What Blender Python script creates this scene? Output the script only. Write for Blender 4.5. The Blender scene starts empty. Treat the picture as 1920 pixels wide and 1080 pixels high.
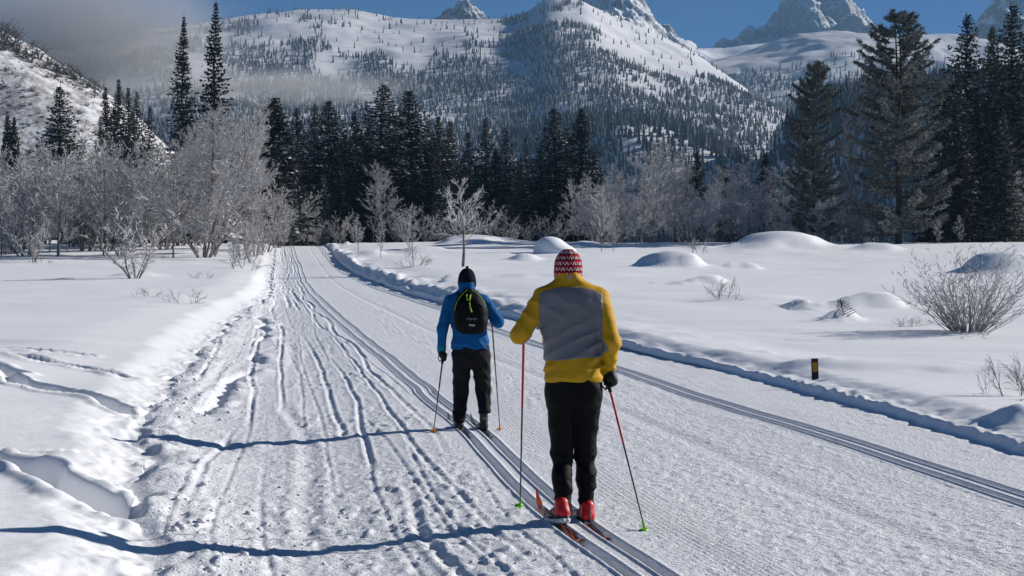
import bpy, math, random
import numpy as np
from mathutils import Vector, Matrix, Euler

# ------------------------------------------------------------------ camera, sky, sun, exposure
scene = bpy.context.scene
COL = scene.collection
FPX, HOR, CAMH = 3000.0, 507.0, 1.68          # focal length in photo pixels, eye level row, eye height
cam_d = bpy.data.cameras.new('camera'); cam = bpy.data.objects.new('camera', cam_d); COL.objects.link(cam)
cam_d.sensor_width = 36.0; cam_d.lens = 36.0*FPX/1920.0
cam_d.clip_start = 0.1; cam_d.clip_end = 40000
cam.location = (0, 0, CAMH)
cam.rotation_euler = (math.radians(90) - math.atan((540-HOR)/FPX), 0, 0)
scene.camera = cam

SUN_EL, SUN_AZ = math.radians(24.4), math.radians(68.0)     # azimuth clockwise from +Y
world = bpy.data.worlds.new('World'); scene.world = world; world.use_nodes = True
wn = world.node_tree; wn.nodes.clear()
sky = wn.nodes.new('ShaderNodeTexSky'); sky.sky_type = 'NISHITA'; sky.sun_disc = False
sky.sun_elevation = SUN_EL; sky.sun_rotation = SUN_AZ
sky.altitude = 5000; sky.air_density = 1.0; sky.dust_density = 0.0; sky.ozone_density = 6.0
bg = wn.nodes.new('ShaderNodeBackground'); bg.inputs[1].default_value = 0.06
wo = wn.nodes.new('ShaderNodeOutputWorld')
tint = wn.nodes.new('ShaderNodeMix'); tint.data_type = 'RGBA'; tint.blend_type = 'MULTIPLY'; tint.inputs[0].default_value = 1.0
tint.inputs[7].default_value = (.22, .55, .72, 1)      # deep winter blue, the same over the whole sky
wn.links.new(sky.outputs[0], tint.inputs[6]); wn.links.new(tint.outputs[2], bg.inputs[0]); wn.links.new(bg.outputs[0], wo.inputs[0])
sun_d = bpy.data.lights.new('sun', 'SUN'); sun = bpy.data.objects.new('sun', sun_d); COL.objects.link(sun)
sun_d.energy = 5.0; sun_d.angle = math.radians(0.53); sun_d.color = (1.0, 0.945, 0.88)
SUNV = Vector((math.cos(SUN_EL)*math.sin(SUN_AZ), math.cos(SUN_EL)*math.cos(SUN_AZ), math.sin(SUN_EL)))
sun.rotation_euler = SUNV.to_track_quat('Z', 'Y').to_euler()
vs = scene.view_settings
vs.view_transform = 'Standard'; vs.look = 'None'; vs.exposure = 0.45; vs.gamma = 1.0; vs.use_curve_mapping = False
scene.cycles.max_bounces = 6; scene.cycles.diffuse_bounces = 3; scene.cycles.volume_bounces = 0
scene.cycles.use_denoising = True

rng = np.random.default_rng(7); random.seed(7)

# ------------------------------------------------------------------ helpers
def link(name, me, parent=None, mat=None, label=None, cat=None, group=None, kind=None, loc=None):
    o = bpy.data.objects.new(name, me); COL.objects.link(o)
    if parent is not None: o.parent = parent
    if mat is not None and me is not None and not me.materials: me.materials.append(mat)
    if loc is not None: o.location = loc
    tag(o, label, cat, group, kind)
    return o
def tag(o, label=None, cat=None, group=None, kind=None):
    if label: o['label'] = label
    if cat: o['category'] = cat
    if group: o['group'] = group
    if kind: o['kind'] = kind
def np_mesh(name, V, F, smooth=True, attr=None):
    """V (n,3); F (m,k) all the same corner count"""
    V = np.ascontiguousarray(V, dtype=np.float32); F = np.ascontiguousarray(F, dtype=np.int32)
    me = bpy.data.meshes.new(name)
    me.vertices.add(len(V)); me.vertices.foreach_set('co', V.ravel())
    k = F.shape[1]
    me.loops.add(F.size); me.loops.foreach_set('vertex_index', F.ravel())
    me.polygons.add(len(F))
    me.polygons.foreach_set('loop_start', np.arange(0, F.size, k, dtype=np.int32))
    me.polygons.foreach_set('use_smooth', np.full(len(F), smooth, dtype=bool))
    if attr is not None:
        for an, (dom, data) in attr.items():
            a = me.attributes.new(an, 'FLOAT', dom); a.data.foreach_set('value', np.ascontiguousarray(data, dtype=np.float32))
    me.update(calc_edges=True)
    return me
_T = np.random.default_rng(11).random((256, 256)).astype(np.float32)
def vn(x, y, seed=0):
    x = np.asarray(x, dtype=np.float64)+seed*17.31; y = np.asarray(y, dtype=np.float64)+seed*7.77
    xi = np.floor(x); yi = np.floor(y); fx = x-xi; fy = y-yi
    fx = fx*fx*fx*(fx*(fx*6-15)+10); fy = fy*fy*fy*(fy*(fy*6-15)+10)
    i = xi.astype(np.int64) & 255; j = yi.astype(np.int64) & 255
    i1 = (i+1) & 255; j1 = (j+1) & 255
    a = _T[i, j]*(1-fx)+_T[i1, j]*fx; b = _T[i, j1]*(1-fx)+_T[i1, j1]*fx
    return (a*(1-fy)+b*fy)*2-1
def fbm(x, y, oct=4, seed=0, gain=0.5):
    s = 0; a = 1; n = 0
    for o in range(oct):
        s = s+a*vn(x, y, seed+o*3); n += a; a *= gain; x = x*2.03+1.7; y = y*2.03-0.6
    return s/n
def ridged(x, y, oct=5, seed=0):
    s = 0; a = 1; n = 0
    for o in range(oct):
        s = s+a*(1-2*np.abs(vn(x, y, seed+o*5))); n += a; a *= .52; x = x*2.07+3.1; y = y*2.07+1.3
    return s/n
def sstep(a, b, x):
    t = np.clip((x-a)/(b-a), 0, 1); return t*t*(3-2*t)
def curve(pts):
    xs = np.array([p[0] for p in pts], float); ys = np.array([p[1] for p in pts], float)
    d = np.diff(ys)/np.diff(xs)
    m = np.concatenate([[d[0]], [0 if d[i]*d[i+1] <= 0 else 2*d[i]*d[i+1]/(d[i]+d[i+1]) for i in range(len(d)-1)], [d[-1]]])
    def f(x):
        x = np.asarray(x, float); xc = np.clip(x, xs[0], xs[-1])
        i = np.clip(np.searchsorted(xs, xc, side='right')-1, 0, len(xs)-2)
        h = xs[i+1]-xs[i]; t = (xc-xs[i])/h
        return ((2*t**3-3*t**2+1)*ys[i]+(t**3-2*t**2+t)*h*m[i]+(-2*t**3+3*t**2)*ys[i+1]+(t**3-t**2)*h*m[i+1])
    return f

# ------------------------------------------------------------------ materials
def mat(name, color=(.8,.8,.8), rough=.6, spec=.3, metallic=0.0):
    m = bpy.data.materials.new(name); m.use_nodes = True
    b = m.node_tree.nodes['Principled BSDF']
    b.inputs['Base Color'].default_value = (*color, 1); b.inputs['Roughness'].default_value = rough
    b.inputs['Specular IOR Level'].default_value = spec; b.inputs['Metallic'].default_value = metallic
    return m
def N(m, t, **kw):
    n = m.node_tree.nodes.new('ShaderNode'+t)
    for k, v in kw.items(): setattr(n, k, v)
    return n
def L_(m, a, b): m.node_tree.links.new(a, b)
def bsdf(m): return m.node_tree.nodes['Principled BSDF']
def noise_node(m, scale, detail=4, rough=.55, coord='Object', stretch=None):
    tc = N(m, 'TexCoord'); n = N(m, 'TexNoise'); n.inputs['Scale'].default_value = scale
    n.inputs['Detail'].default_value = detail; n.inputs['Roughness'].default_value = rough
    if stretch:
        mp = N(m, 'Mapping'); mp.inputs['Scale'].default_value = stretch[0]
        if len(stretch) > 1: mp.inputs['Rotation'].default_value = stretch[1]
        L_(m, tc.outputs[coord], mp.inputs[0]); L_(m, mp.outputs[0], n.inputs['Vector'])
    else: L_(m, tc.outputs[coord], n.inputs['Vector'])
    return n
def ramp(m, fac, stops):
    r = N(m, 'ValToRGB'); e = r.color_ramp.elements
    while len(e) < len(stops): e.new(.5)
    for el, (p, c) in zip(e, stops): el.position = p; el.color = (*c, 1) if len(c) == 3 else c
    L_(m, fac, r.inputs[0]); return r
def add_bump(m, height, strength, dist, prev=None):
    b = N(m, 'Bump'); b.inputs['Strength'].default_value = strength; b.inputs['Distance'].default_value = dist
    L_(m, height, b.inputs['Height'])
    if prev is not None: L_(m, prev.outputs[0], b.inputs['Normal'])
    L_(m, b.outputs[0], bsdf(m).inputs['Normal']); return b
def color_noise(m, scale, c0, c1, lo=.35, hi=.65, **kw):
    n = noise_node(m, scale, **kw); r = ramp(m, n.outputs[0], [(lo, c0), (hi, c1)])
    L_(m, r.outputs[0], bsdf(m).inputs['Base Color']); return n, r

# snow: grains, wind texture, a little gloss that sparkles where grains face the sun
def snow_mat(name, b1, b2, base=(.83, .845, .87), s1=14):
    m = mat(name, base, .55, .25)
    n1 = noise_node(m, s1, 5, .62); n2 = noise_node(m, 90, 3, .6)
    p = add_bump(m, n1.outputs[0], b1, .03); p = add_bump(m, n2.outputs[0], b2, .008, p)
    v = N(m, 'TexVoronoi'); v.inputs['Scale'].default_value = 120
    tc = N(m, 'TexCoord'); L_(m, tc.outputs['Object'], v.inputs['Vector'])
    sep = N(m, 'SeparateColor'); L_(m, v.outputs['Color'], sep.inputs[0])
    r = ramp(m, sep.outputs[0], [(0.965, (.6,.6,.6)), (.985, (.12,.12,.12))])
    L_(m, r.outputs[0], bsdf(m).inputs['Roughness'])
    return m
M_SNOW = snow_mat('untouched_snow', .16, .35)
M_TRAIL = snow_mat('groomed_snow', .9, 1.0, (.79, .81, .85), 26)
# ------------------------------------------------------------------ the ground: one height function for field, banks and trail
prof = curve([(-100,0),(0,0),(30,0),(42,.05),(54,.2),(80,.48),(105,.84),(125,1.3),(145,2.0),(170,3.3),(190,4.35),(215,4.95),(260,5.4),(400,5.6),(1400,6)])
Lc = curve([(-100,-2.0),(0,-2.0),(9.4,-2.17),(11.4,-2.66),(15.6,-3.6),(18.5,-4.15),(38,-7.1),(54,-9.2),(70,-10.9),(115,-17.4),(190,-28.2),(260,-38),(1400,-180)])
Rc = curve([(-100,5.2),(0,5.1),(9,4.9),(14.3,4.62),(19.9,4.25),(26,3.56),(33,2.55),(52,-.2),(65,-2.7),(110,-9.6),(150,-16),(190,-21.8),(260,-31),(1400,-170)])
T1c = curve([(-100,10),(0,2.2),(9.1,.70),(10.54,.415),(16.9,-.43),(26.1,-1.75),(42,-4.1),(54,-6.0),(105,-13.6),(145,-19.3),(185,-25.4),(260,-36),(1400,-178)])
T2c = curve([(-100,9),(0,4.9),(11.6,3.75),(15.5,3.28),(21.9,2.42),(26,1.95),(33,.95),(58,-2.45),(88,-7.1),(110,-10.4),(150,-16.7),(185,-22),(260,-32.6),(1400,-172)])
HBL = curve([(-100,.25),(6,.25),(10,.24),(16,.25),(25,.3),(50,.42),(100,.55),(190,.25),(1400,.2)])
HBR = curve([(-100,.17),(10,.17),(26,.18),(40,.27),(60,.42),(100,.55),(150,.5),(190,.25),(1400,.2)])
def edgeL(y): return Lc(y)+.16*vn(y*.55, y*0+3.3, 1)+.08*vn(y*2.1, y*0+1.1, 2)
def edgeR(y): return Rc(y)+.05*vn(y*.6, y*0+5.3, 3)+.03*vn(y*2.7, y*0, 4)
def seg_dist(x, y, a, b):
    ax, ay = a; bx, by = b; vx, vy = bx-ax, by-ay
    t = np.clip(((x-ax)*vx+(y-ay)*vy)/(vx*vx+vy*vy), 0, 1)
    return np.hypot(x-ax-t*vx, y-ay-t*vy), t
MOUNDS = []          # (X, Y, rx, ry, h)
WAVY = [(-.50,.030,.016,1),(-.68,.025,.013,2),(-.98,.036,.018,3),(-1.12,.026,.015,4),(-1.42,.03,.014,5),(-1.85,.07,.012,6),(-2.05,.026,.015,7),(-2.45,.03,.016,8),(-2.6,.026,.014,9),(-3.05,.06,.014,10),(-3.4,.03,.017,11),(-3.9,.035,.017,12),(-4.3,.03,.015,13),(-4.9,.045,.017,14)]
FURROWS = [((-5.4,13.6),(-3.75,12.35),.22,.16),((-3.75,12.35),(-2.5,10.5),.20,.24),((-4.4,13.0),(-3.0,13.5),.10,.13),((-6.9,21.6),(-4.3,18.2),.16,.2),((-8.4,24.6),(-7.0,22.0),.22,.16),((-12,30.5),(-7.2,27.2),.16,.05),((-9,27),(-5.5,23.0),.14,.05)]
def groove(u, c, w, d):
    q = np.abs(u-c)/w
    return -d*(1-sstep(.55, 1.0, q)) + .012*np.exp(-((q-1.45)/.4)**2)
def H(x, y, fine=True, region=None):
    x = np.asarray(x, float); y = np.asarray(y, float)
    z = prof(y)
    eL, eR, t1, t2 = edgeL(y), edgeR(y), T1c(y), T2c(y)
    dl, dr = eL-x, x-eR
    ins = np.minimum(-dl, -dr)                      # >0 on the trail
    far = sstep(20, 70, y)
    # ---- trail
    u = x-t1
    tr = -.07*sstep(.35, 1.8, -u)*sstep(0, 1.1, -dl)      # left lane worn lower
    tr = tr+.015*fbm(x*.5, y*.25, 3, 5)
    wob1 = .035*vn(y*.22, y*0, 20)+.02*vn(y*.9, y*0, 21)+.05*far*vn(y*.12, y*0, 22)
    wob2 = .03*vn(y*.25, y*0, 23)+.05*far*vn(y*.13, y*0, 24)
    if fine and region in (None, 'trail'):
        wd = .038+.03*far
        for s in (-.105, .105):
            sp = s*(1+.7*far)
            tr = tr+groove(u-wob1, sp, wd, (.042+.028*far))
            tr = tr+groove(x-t2-wob2, sp, wd, (.042+.028*far))
        rough = sstep(-.2, .25, -u-.25)
        rough = np.maximum(rough, .55*sstep(.18, .3, x-t2)*(dr < 0))
        rough = np.maximum(rough, .30*np.exp(-((u-.4)/.25)**2))
        rough = np.maximum(rough, .45*np.exp(-((x-t2+.45)/.2)**2))
        ch = .009*fbm(x*12, y*9, 3, 30)+.022*np.clip(vn(x*15, y*11, 36)-.35, 0, 1)+.030*np.clip(vn(x*6, y*5, 38)-.5, 0, 1)-.014*np.clip(vn(x*9, y*5, 39)-.3, 0, 1)+.010*fbm(x*2.2, y*.8, 2, 33)
        patch = .6+.6*sstep(-.25, .35, vn(x*.9, y*.35, 41))
        tr = tr+rough*ch*patch
        for (c, w, d, sd) in WAVY:
            cw = c+.17*vn(y*.13+sd*3.1, y*0+sd, 50)+.03*vn(y*.5+sd*1.7, y*0+sd, 51)
            on = sstep(-.35, .1, vn(y*.11+sd*9.7, y*0+sd*2.2, 52))
            ww = w*(1+1.1*far); d = d*(1+.5*far)
            tr = tr+on*(-dl > .1)*(-d*np.exp(-((u-cw)/ww)**2)+.5*d*np.exp(-((np.abs(u-cw)-1.9*ww)/(.7*ww))**2))
        for k in range(16):                     # fine single ski lines
            cw = -.4-.29*k+.22*vn(y*.07+k*5.3, y*0+k, 54)+.02*vn(y*.45+k, y*0+k, 55)
            on = sstep(-.2, .1, vn(y*.09+k*7.7, y*0+k*1.9, 56)); ww = .018*(1+1.2*far)
            tr = tr+on*(-dl > .1)*(-.007*np.exp(-((u-cw)/ww)**2)+.004*np.exp(-((u-cw-2*ww)/ww)**2))
        # deep rut with snow thrown along the left edge
        ur = x-eL
        rut = .45+.3*vn(y*.22, y*0+8, 60)
        on = sstep(15, 17, y)*(1-sstep(46, 60, y))
        on = on*sstep(-.2, .2, vn(y*.35, y*0, 64))
        tr = tr+on*(-.075*np.exp(-((ur-rut-.45)/.09)**2)+.04*np.exp(-((ur-rut-.72)/.16)**2)*(1+vn(x*4, y*2.5, 61)))
        berm = np.exp(-((ur-.25)/.35)**2)*(ur > 0)
        tr = tr+berm*(.03+.07*np.clip(fbm(x*3.2, y*2.2, 3, 62)+.15, 0, 1))
        # corduroy left by the groomer, showing where nobody has skated over it
        cm = np.clip(np.exp(-((u-.62)/.25)**2)+.8*np.exp(-((u-2.05)/.10)**2)+.8*np.exp(-((x-t2+.62)/.16)**2)+.5*np.exp(-((x-t2+.25)/.1)**2), 0, 1)
        flat = (u > .28)*(x-t2 < -.2)
        tr = tr+flat*cm*.0065*np.sin(2*np.pi*u/.046)*(1-sstep(20, 34, y))
        tr = tr+flat*(1-cm)*(.010*fbm(x*14, y*11, 3, 70)+.010*np.clip(vn(x*20, y*15, 73)-.1, 0, 1))
        tr = tr-flat*.012*np.exp(-((u-2.05)/.11)**2)
    z_in = z+tr*sstep(0, .15, ins)
    # ---- left bank and field
    hb = HBL(y)
    sl = hb*(.62*sstep(0, .45+.02*np.clip(y, 0, 40), dl)+.38*sstep(.3, 3.0, dl))
    dune = .07*fbm(x*.16, y*.10, 3, 80)+.035*vn(x*.12+y*.05, y*.55, 83)*sstep(0, 4, np.abs(dl))
    dune = dune*(1+.9*sstep(60, 150, y))+.022*vn(x*.25+y*.1, y*1.3+.15*x, 86)*sstep(0, 4, np.abs(dl))*sstep(14, 30, y)
    zl = z-.05*0+sl+dune*sstep(0, 1.5, dl)+.10*sstep(40, 150, y)*sstep(2, 12, dl)
    if fine and region in (None, 'left'):
        cr = np.exp(-(dl/.55)**2)*(1+.5*far)
        zl = zl+cr*(.075*np.clip(fbm(x*2.6, y*1.9, 4, 90)+.1, 0, 1)+.02*fbm(x*9, y*7, 2, 92))*sstep(0,.1,dl)
        for (a, b, w, d) in FURROWS:
            D, t = seg_dist(x+.12*vn(x*1.3, y*1.3, 95), y+.15*vn(x*1.1, y*1.1, 96), a, b)
            zl = zl-d*(1-sstep(w*.45, w, D))*sstep(-.1, .3, dl)+.04*np.exp(-((D-1.35*w)/(.35*w))**2)
        # low wind ledges
        for (yl, x0, x1, hh) in ((30, -16, -6.5, .06), (24.5, -12, -5.6, .05), (37, -22, -9, .05)):
            yy = yl+.35*(x+11)*.3+.5*vn(x*.5, x*0, int(yl))
            zl = zl+hh*sstep(.6, 0, np.abs(y-yy-.55)-.1)*sstep(x0, x0+3, x)*(1-sstep(x1-2, x1, x))*(y > yy)*0.9
        zl = zl+.004*fbm(x*6, y*6, 2, 97)*np.exp(-(np.clip(dl,0,9)/2.5)**2)
    # ---- right bank (cut by the groomer), lip, field
    hr = HBR(y)
    step = hr*.55*sstep(0, .10+.05*far, dr)
    lip = hr*.55*sstep(.12, .75, dr)*(1-.75*sstep(.9, 2.8, dr)*(1-.7*far))
    fieldoff = .05*sstep(.9, 3.2, dr)+.25*far*sstep(1, 5, dr)*0.6
    zr = z+step+lip+fieldoff+dune*sstep(.8, 3, dr)
    if fine and region in (None, 'right'):
        yy = y+.22*vn(y*.9, y*0, 100)+.08*vn(y*2.3, y*0, 110)
        sc = np.abs(np.sin(np.pi*yy/.42+1.2*vn(y*.35, y*0, 101)))
        irr = .3+1.3*sstep(-.3, .5, vn(y*.45, y*0, 109)); zr = zr+irr*(.055*(sc-.5)*np.exp(-((dr-.16)/.13)**2)+.03*(np.abs(np.sin(np.pi*yy/.77+2))-.5)*np.exp(-((dr-.52)/.16)**2))*(1-.3*far)*sstep(.0,.08,dr)
        zr = zr+np.exp(-(dr/.5)**2)*.05*fbm(x*4.5, y*3.2, 4, 103)*sstep(0,.08,dr)
        big = far*np.exp(-((dr-.9)/1.1)**2)
        zr = zr+big*.35*fbm(x*.5, y*.18, 3, 105)+big*.10*fbm(x*2, y*.9, 3, 107)
    z_out = np.where(dl > 0, zl, zr)
    out = np.where(ins > 0, z_in, z_out)
    for (mx, my, rx, ry, h) in MOUNDS:
        if region == 'trail': break
        m = np.nonzero((np.abs(x-mx) < 3.2*rx) & (np.abs(y-my) < 3.2*ry) & (ins <= 0))
        if not len(m[0]): continue
        X, Y = (x[m]-mx)/rx, (y[m]-my)/ry
        q = np.sqrt(X*X+Y*Y)
        q = q*(1+.10*np.sin(2*np.arctan2(Y, X)+mx)+.22*vn(X*1.3+mx, Y*1.3+my, 111)+.08*vn(X*3+mx, Y*3, 112)+.14*X*np.sin(mx*3))
        g = h*np.where(q < 1, 1-.5*q**2.6, .5*np.exp(-(q-1)*2.6))
        out[m] += g*(1-sstep(2.2, 3.2, q))*sstep(0.1, 1.2, -ins[m])
    return out
def Hs(x, y): return float(H(np.array([x]), np.array([y]))[0])
def pix(px, Y): return (px-960)/FPX*Y
def ground_at(px, py, y0=6.0, y1=330.0):
    """nearest point of the ground seen at photo pixel (px, py)"""
    Y = np.geomspace(y0, y1, 1600); X = pix(px, Y)
    zz = H(X, Y, False); row = HOR+(CAMH-zz)/Y*FPX
    i = np.argmax(row <= py) if np.any(row <= py) else len(Y)-1
    return float(X[i]), float(Y[i]), float(zz[i])

# snow mounds over boulders and logs, placed where they stand in the field: row, width, height
for (px, py, w, h) in [(1262,503,104,32),(1332,532,70,15),(1652,579,104,30),(1478,468,150,32),(1655,470,90,14),(885,458,130,17),(790,474,80,11),
                       (985,490,62,13),(1100,462,60,9),(1905,515,150,46),(1590,601,62,19),(1895,795,110,52),(1545,722,34,16),(1420,560,160,8),
                       (1700,700,300,16),(1480,700,140,12),(1330,690,150,10),(690,478,60,9),(1250,560,200,6),(1120,520,180,7),(330,560,80,7),(245,520,90,8),(560,464,60,9),(1420,640,220,8)]:
    X, Y, Z = ground_at(px, py)
    rx = w*.5*Y/FPX
    MOUNDS.append((X, Y+rx*.9, rx, rx*1.1, h*Y/FPX))

def rows_y():
    ys = list(np.linspace(-90, -5, 12))+list(np.linspace(-2, 6.0, 22)); y = 6.0
    while y < 265:
        dy = max(.022, min(y*y/2688*.74, .26+.006*y)); y += dy; ys.append(y)
    ys += list(np.geomspace(y+3, 1400, 26)); return np.array(ys)
YR = rows_y()
def strip(name, cols_fn, material, label, region, kind='structure'):
    X = cols_fn(YR); n, m = X.shape
    Y = np.repeat(YR[:, None], m, 1)
    Z = H(X.ravel(), Y.ravel(), True, region).reshape(n, m)
    # the two seam columns are shared by neighbouring sheets
    V = np.stack([X, Y, Z], -1).reshape(-1, 3)
    idx = np.arange(n*m).reshape(n, m)
    F = np.stack([idx[:-1, :-1], idx[:-1, 1:], idx[1:, 1:], idx[1:, :-1]], -1).reshape(-1, 4)
    o = link(name, np_mesh(name, V, F), None, material, label, None, None, kind); return o
EL, ER = edgeL(YR), edgeR(YR)
EPS = 1e-6
def trail_cols(y):
    a, b, t1, t2 = EL+EPS, ER-EPS, T1c(y), T2c(y)
    def lin(p, q, n): return p[:, None]+(q-p)[:, None]*np.linspace(0, 1, n, endpoint=False)[None, :]
    t1a, t1b, t2a, t2b = t1-.28, t1+.28, t2-.25, t2+.25
    t2a = np.maximum(t2a, t1b+.3); t2b = np.minimum(np.maximum(t2b, t2a+.1), b-.05); t2a = np.minimum(t2a, t2b-.05); t1a = np.maximum(t1a, a+.1); t1b = np.maximum(t1b, t1a+.1)
    return np.concatenate([lin(a, t1a, 185), lin(t1a, t1b, 64), lin(t1b, t2a, 165), lin(t2a, t2b, 60), lin(t2b, b, 50), b[:, None]], 1)
def side_cols(sign, edge, n, wmax):
    w = np.concatenate([np.linspace(0, 1, n)**1.35, [1.25, 1.7, 2.6, 4.5]])
    def f(y):
        ext = wmax*(np.clip(y, 5, None)+5)
        return edge[:, None]+sign*(1e-4*(w > 0)+w[None, :]*ext[:, None])
    return f
trail = strip('ski_trail', trail_cols, M_TRAIL, None, 'trail')
field_l = strip('snow_field_left', side_cols(-1, EL, 235, .5), M_SNOW, None, 'left')
field_r = strip('snow_field_right', side_cols(1, ER, 235, .55), M_SNOW, None, 'right')
field_l.data.flip_normals()
def plain_sheet():
    s = 6500; V = np.array([(-s,-s+3000,-2.5),(s,-s+3000,-2.5),(s,s+3000,-2.5),(-s,s+3000,-2.5)]); return np_mesh('ground', V, np.array([[0,1,2,3]]))
link('ground', plain_sheet(), None, M_SNOW, None, None, None, 'structure')

# ------------------------------------------------------------------ mountains
def mountain_mat(name, rock0, rock1, lo, hi, scale=.02, snow=(.80,.82,.86)):
    m = mat(name, snow, .7, .15)
    g = N(m, 'NewGeometry'); sx = N(m, 'SeparateXYZ'); L_(m, g.outputs['Normal'], sx.inputs[0])
    n = noise_node(m, scale, 8, .65); mx = N(m, 'Math', operation='MULTIPLY_ADD'); mx.inputs[1].default_value = .55; 
    L_(m, n.outputs[0], mx.inputs[0]); L_(m, sx.outputs[2], mx.inputs[2])
    r = ramp(m, mx.outputs[0], [(lo, (0,0,0)), (hi, (1,1,1))])
    n2 = noise_node(m, scale*3, 6, .7, stretch=((1,1,3.5),)); c = ramp(m, n2.outputs[0], [(.35, rock0), (.68, rock1)])
    mix = N(m, 'Mix', data_type='RGBA'); L_(m, r.outputs[0], mix.inputs[0]); L_(m, c.outputs[0], mix.inputs[6]); mix.inputs[7].default_value = (*snow, 1)
    L_(m, mix.outputs[2], bsdf(m).inputs['Base Color'])
    n3 = noise_node(m, scale*2.2, 8, .7); add_bump(m, n3.outputs[0], .8, 6.0)
    return m
M_RIDGE = mat('mountain_snow', (.64,.65,.68), .7, .15); color_noise(M_RIDGE, .012, (.54,.55,.58), (.70,.71,.74), detail=8, rough=.65)
_n = noise_node(M_RIDGE, .03, 6, .6); add_bump(M_RIDGE, _n.outputs[0], .5, 3.0)
M_ROCKY = mountain_mat('frosted_rock', (.07,.07,.075), (.27,.27,.28), .80, 1.15, .02)
M_ROCKW = mountain_mat('rimed_rock', (.13,.135,.14), (.42,.43,.45), .86, 1.24, .03)
class Mount:
    def __init__(s, Yc, front, back, pts, x0, x1, amp, scale, power=1.4, base=5.0, ramp_in=1.0, crest_n=1.0, ridge=0.0, seed=0, tilt=0.0, k=0.0):
        s.Yc, s.front, s.back = Yc, front, back
        s.C = curve([(pix(p, Yc), CAMH+(HOR-q)/FPX*Yc) for p, q in pts]); s.x0, s.x1 = pix(x0, Yc), pix(x1, Yc)
        s.amp, s.scale, s.power, s.base, s.cn, s.ridge, s.seed, s.tilt, s.k = amp, scale, power, base, crest_n, ridge, seed, tilt, k
    def yc(s, X): return s.Yc+s.tilt*X
    def z(s, X, Y):
        c = s.C(X)-s.base; yc = s.yc(X)
        t = (Y-(yc-s.front))/s.front
        f = np.where(t < 1, 1-(1-np.clip(t, 0, 1))**s.power, 1-np.clip((Y-yc)/s.back, 0, 1)**1.3)
        env = np.clip(t, 0, 1)*np.where(t < 1, 1, f)
        hump = np.sin(np.pi*np.clip(t, 0, 1))
        n = fbm(X/s.scale, Y/s.scale, 6, s.seed)*hump+s.cn*.12*fbm(X/s.scale*4, Y/s.scale*4, 4, s.seed+9)*env
        r = ridged(X/s.scale*1.3+.3*Y/s.scale, Y/s.scale*.6, 5, s.seed+4)*s.ridge*(.25+.75*hump)*env
        return s.base+c*f+s.amp*(n+r)-30*(f <= 0.0)-8*(t < .01)
    def build(s, name, material, nx, nyf, nyb, label):
        X = np.linspace(s.x0, s.x1, nx); ts = np.concatenate([np.linspace(0, 1, nyf), 1+np.linspace(0, 1, nyb+1)[1:]])
        XX = np.repeat(X[None, :], len(ts), 0); yc = s.yc(XX)
        YY = np.where(ts[:, None] <= 1, yc-s.front+ts[:, None]*s.front, yc+(ts[:, None]-1)*s.back)
        ZZ = s.z(XX, YY)
        n, m = XX.shape; idx = np.arange(n*m).reshape(n, m)
        F = np.stack([idx[:-1, :-1], idx[:-1, 1:], idx[1:, 1:], idx[1:, :-1]], -1).reshape(-1, 4)
        return link(name, np_mesh(name, np.stack([XX, YY, ZZ], -1).reshape(-1, 3), F), None, material, label, None, None, 'structure')
M1 = Mount(2600, 1550, 900, [(-400,150),(-100,95),(100,84),(300,62),(430,39),(520,27),(580,20),(650,22),(760,38),(820,38),(950,37),(985,24),(1020,2),(1045,-3),(1075,-2),(1110,12),(1150,32),(1200,54),(1260,82),(1310,112),(1350,148),(1400,196),(1450,250),(1520,310),(1700,380)], -350, 1640, 34, 420, 1.12, seed=1, ridge=.35)
M1.build('mountain', M_RIDGE, 300, 190, 20, None)
M2 = Mount(2760, 90, 90, [(780,60),(822,34),(835,20),(850,14),(862,3),(876,2),(886,14),(903,24),(915,40),(940,60)], 790, 935, 16, 30, 1.2, 330, seed=21, ridge=.9, crest_n=3)
M2.build('rock_knob_on_mountain', M_ROCKY, 90, 60, 20, None)
M2b = Mount(3150, 420, 300, [(1020,110),(1060,40),(1085,0),(1110,-25),(1160,-30),(1195,-8),(1215,20),(1228,48),(1243,72),(1300,110)], 1040, 1290, 45, 90, 1.15, 330, seed=27, ridge=.8, crest_n=3)
M2b.build('rock_summit_behind_mountain', M_ROCKY, 130, 90, 20, None)
M2c = Mount(3300, 80, 80, [(1215,90),(1234,62),(1240,50),(1252,47),(1262,56),(1270,70),(1300,110)], 1220, 1290, 14, 30, 1.2, 380, seed=29, ridge=.7, crest_n=3)
M2c.build('rock_pinnacle', M_ROCKY, 50, 40, 12, None)
M3 = Mount(3900, 750, 700, [(1000,110),(1180,82),(1290,92),(1340,94),(1400,84),(1500,80),(1700,120)], 1050, 1640, 36, 260, 1.4, 220, seed=31, ridge=.5, crest_n=2)
M3.build('far_saddle', M_ROCKW, 90, 60, 10, None)
M4 = Mount(4250, 700, 600, [(1290,140),(1340,106),(1400,68),(1430,52),(1452,40),(1468,12),(1480,-8),(1500,-20),(1525,-24),(1560,-20),(1585,-2),(1602,22),(1622,44),(1636,62),(1665,82),(1720,110),(1800,150)], 1290, 1800, 80, 140, 1.1, 330, seed=37, ridge=1.15, crest_n=3)
M4.build('snow_dusted_rock_peak', M_ROCKW, 260, 160, 10, None)
M5 = Mount(3600, 1700, 900, [(1150,200),(1260,140),(1330,118),(1400,98),(1450,82),(1490,70),(1540,68),(1600,72),(1680,75),(1760,78),(1850,96),(2000,110),(2300,140)], 1180, 2250, 55, 420, 1.25, seed=41, ridge=.5)
M5.build('snowy_shoulder', M_RIDGE, 200, 130, 14, None)
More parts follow.
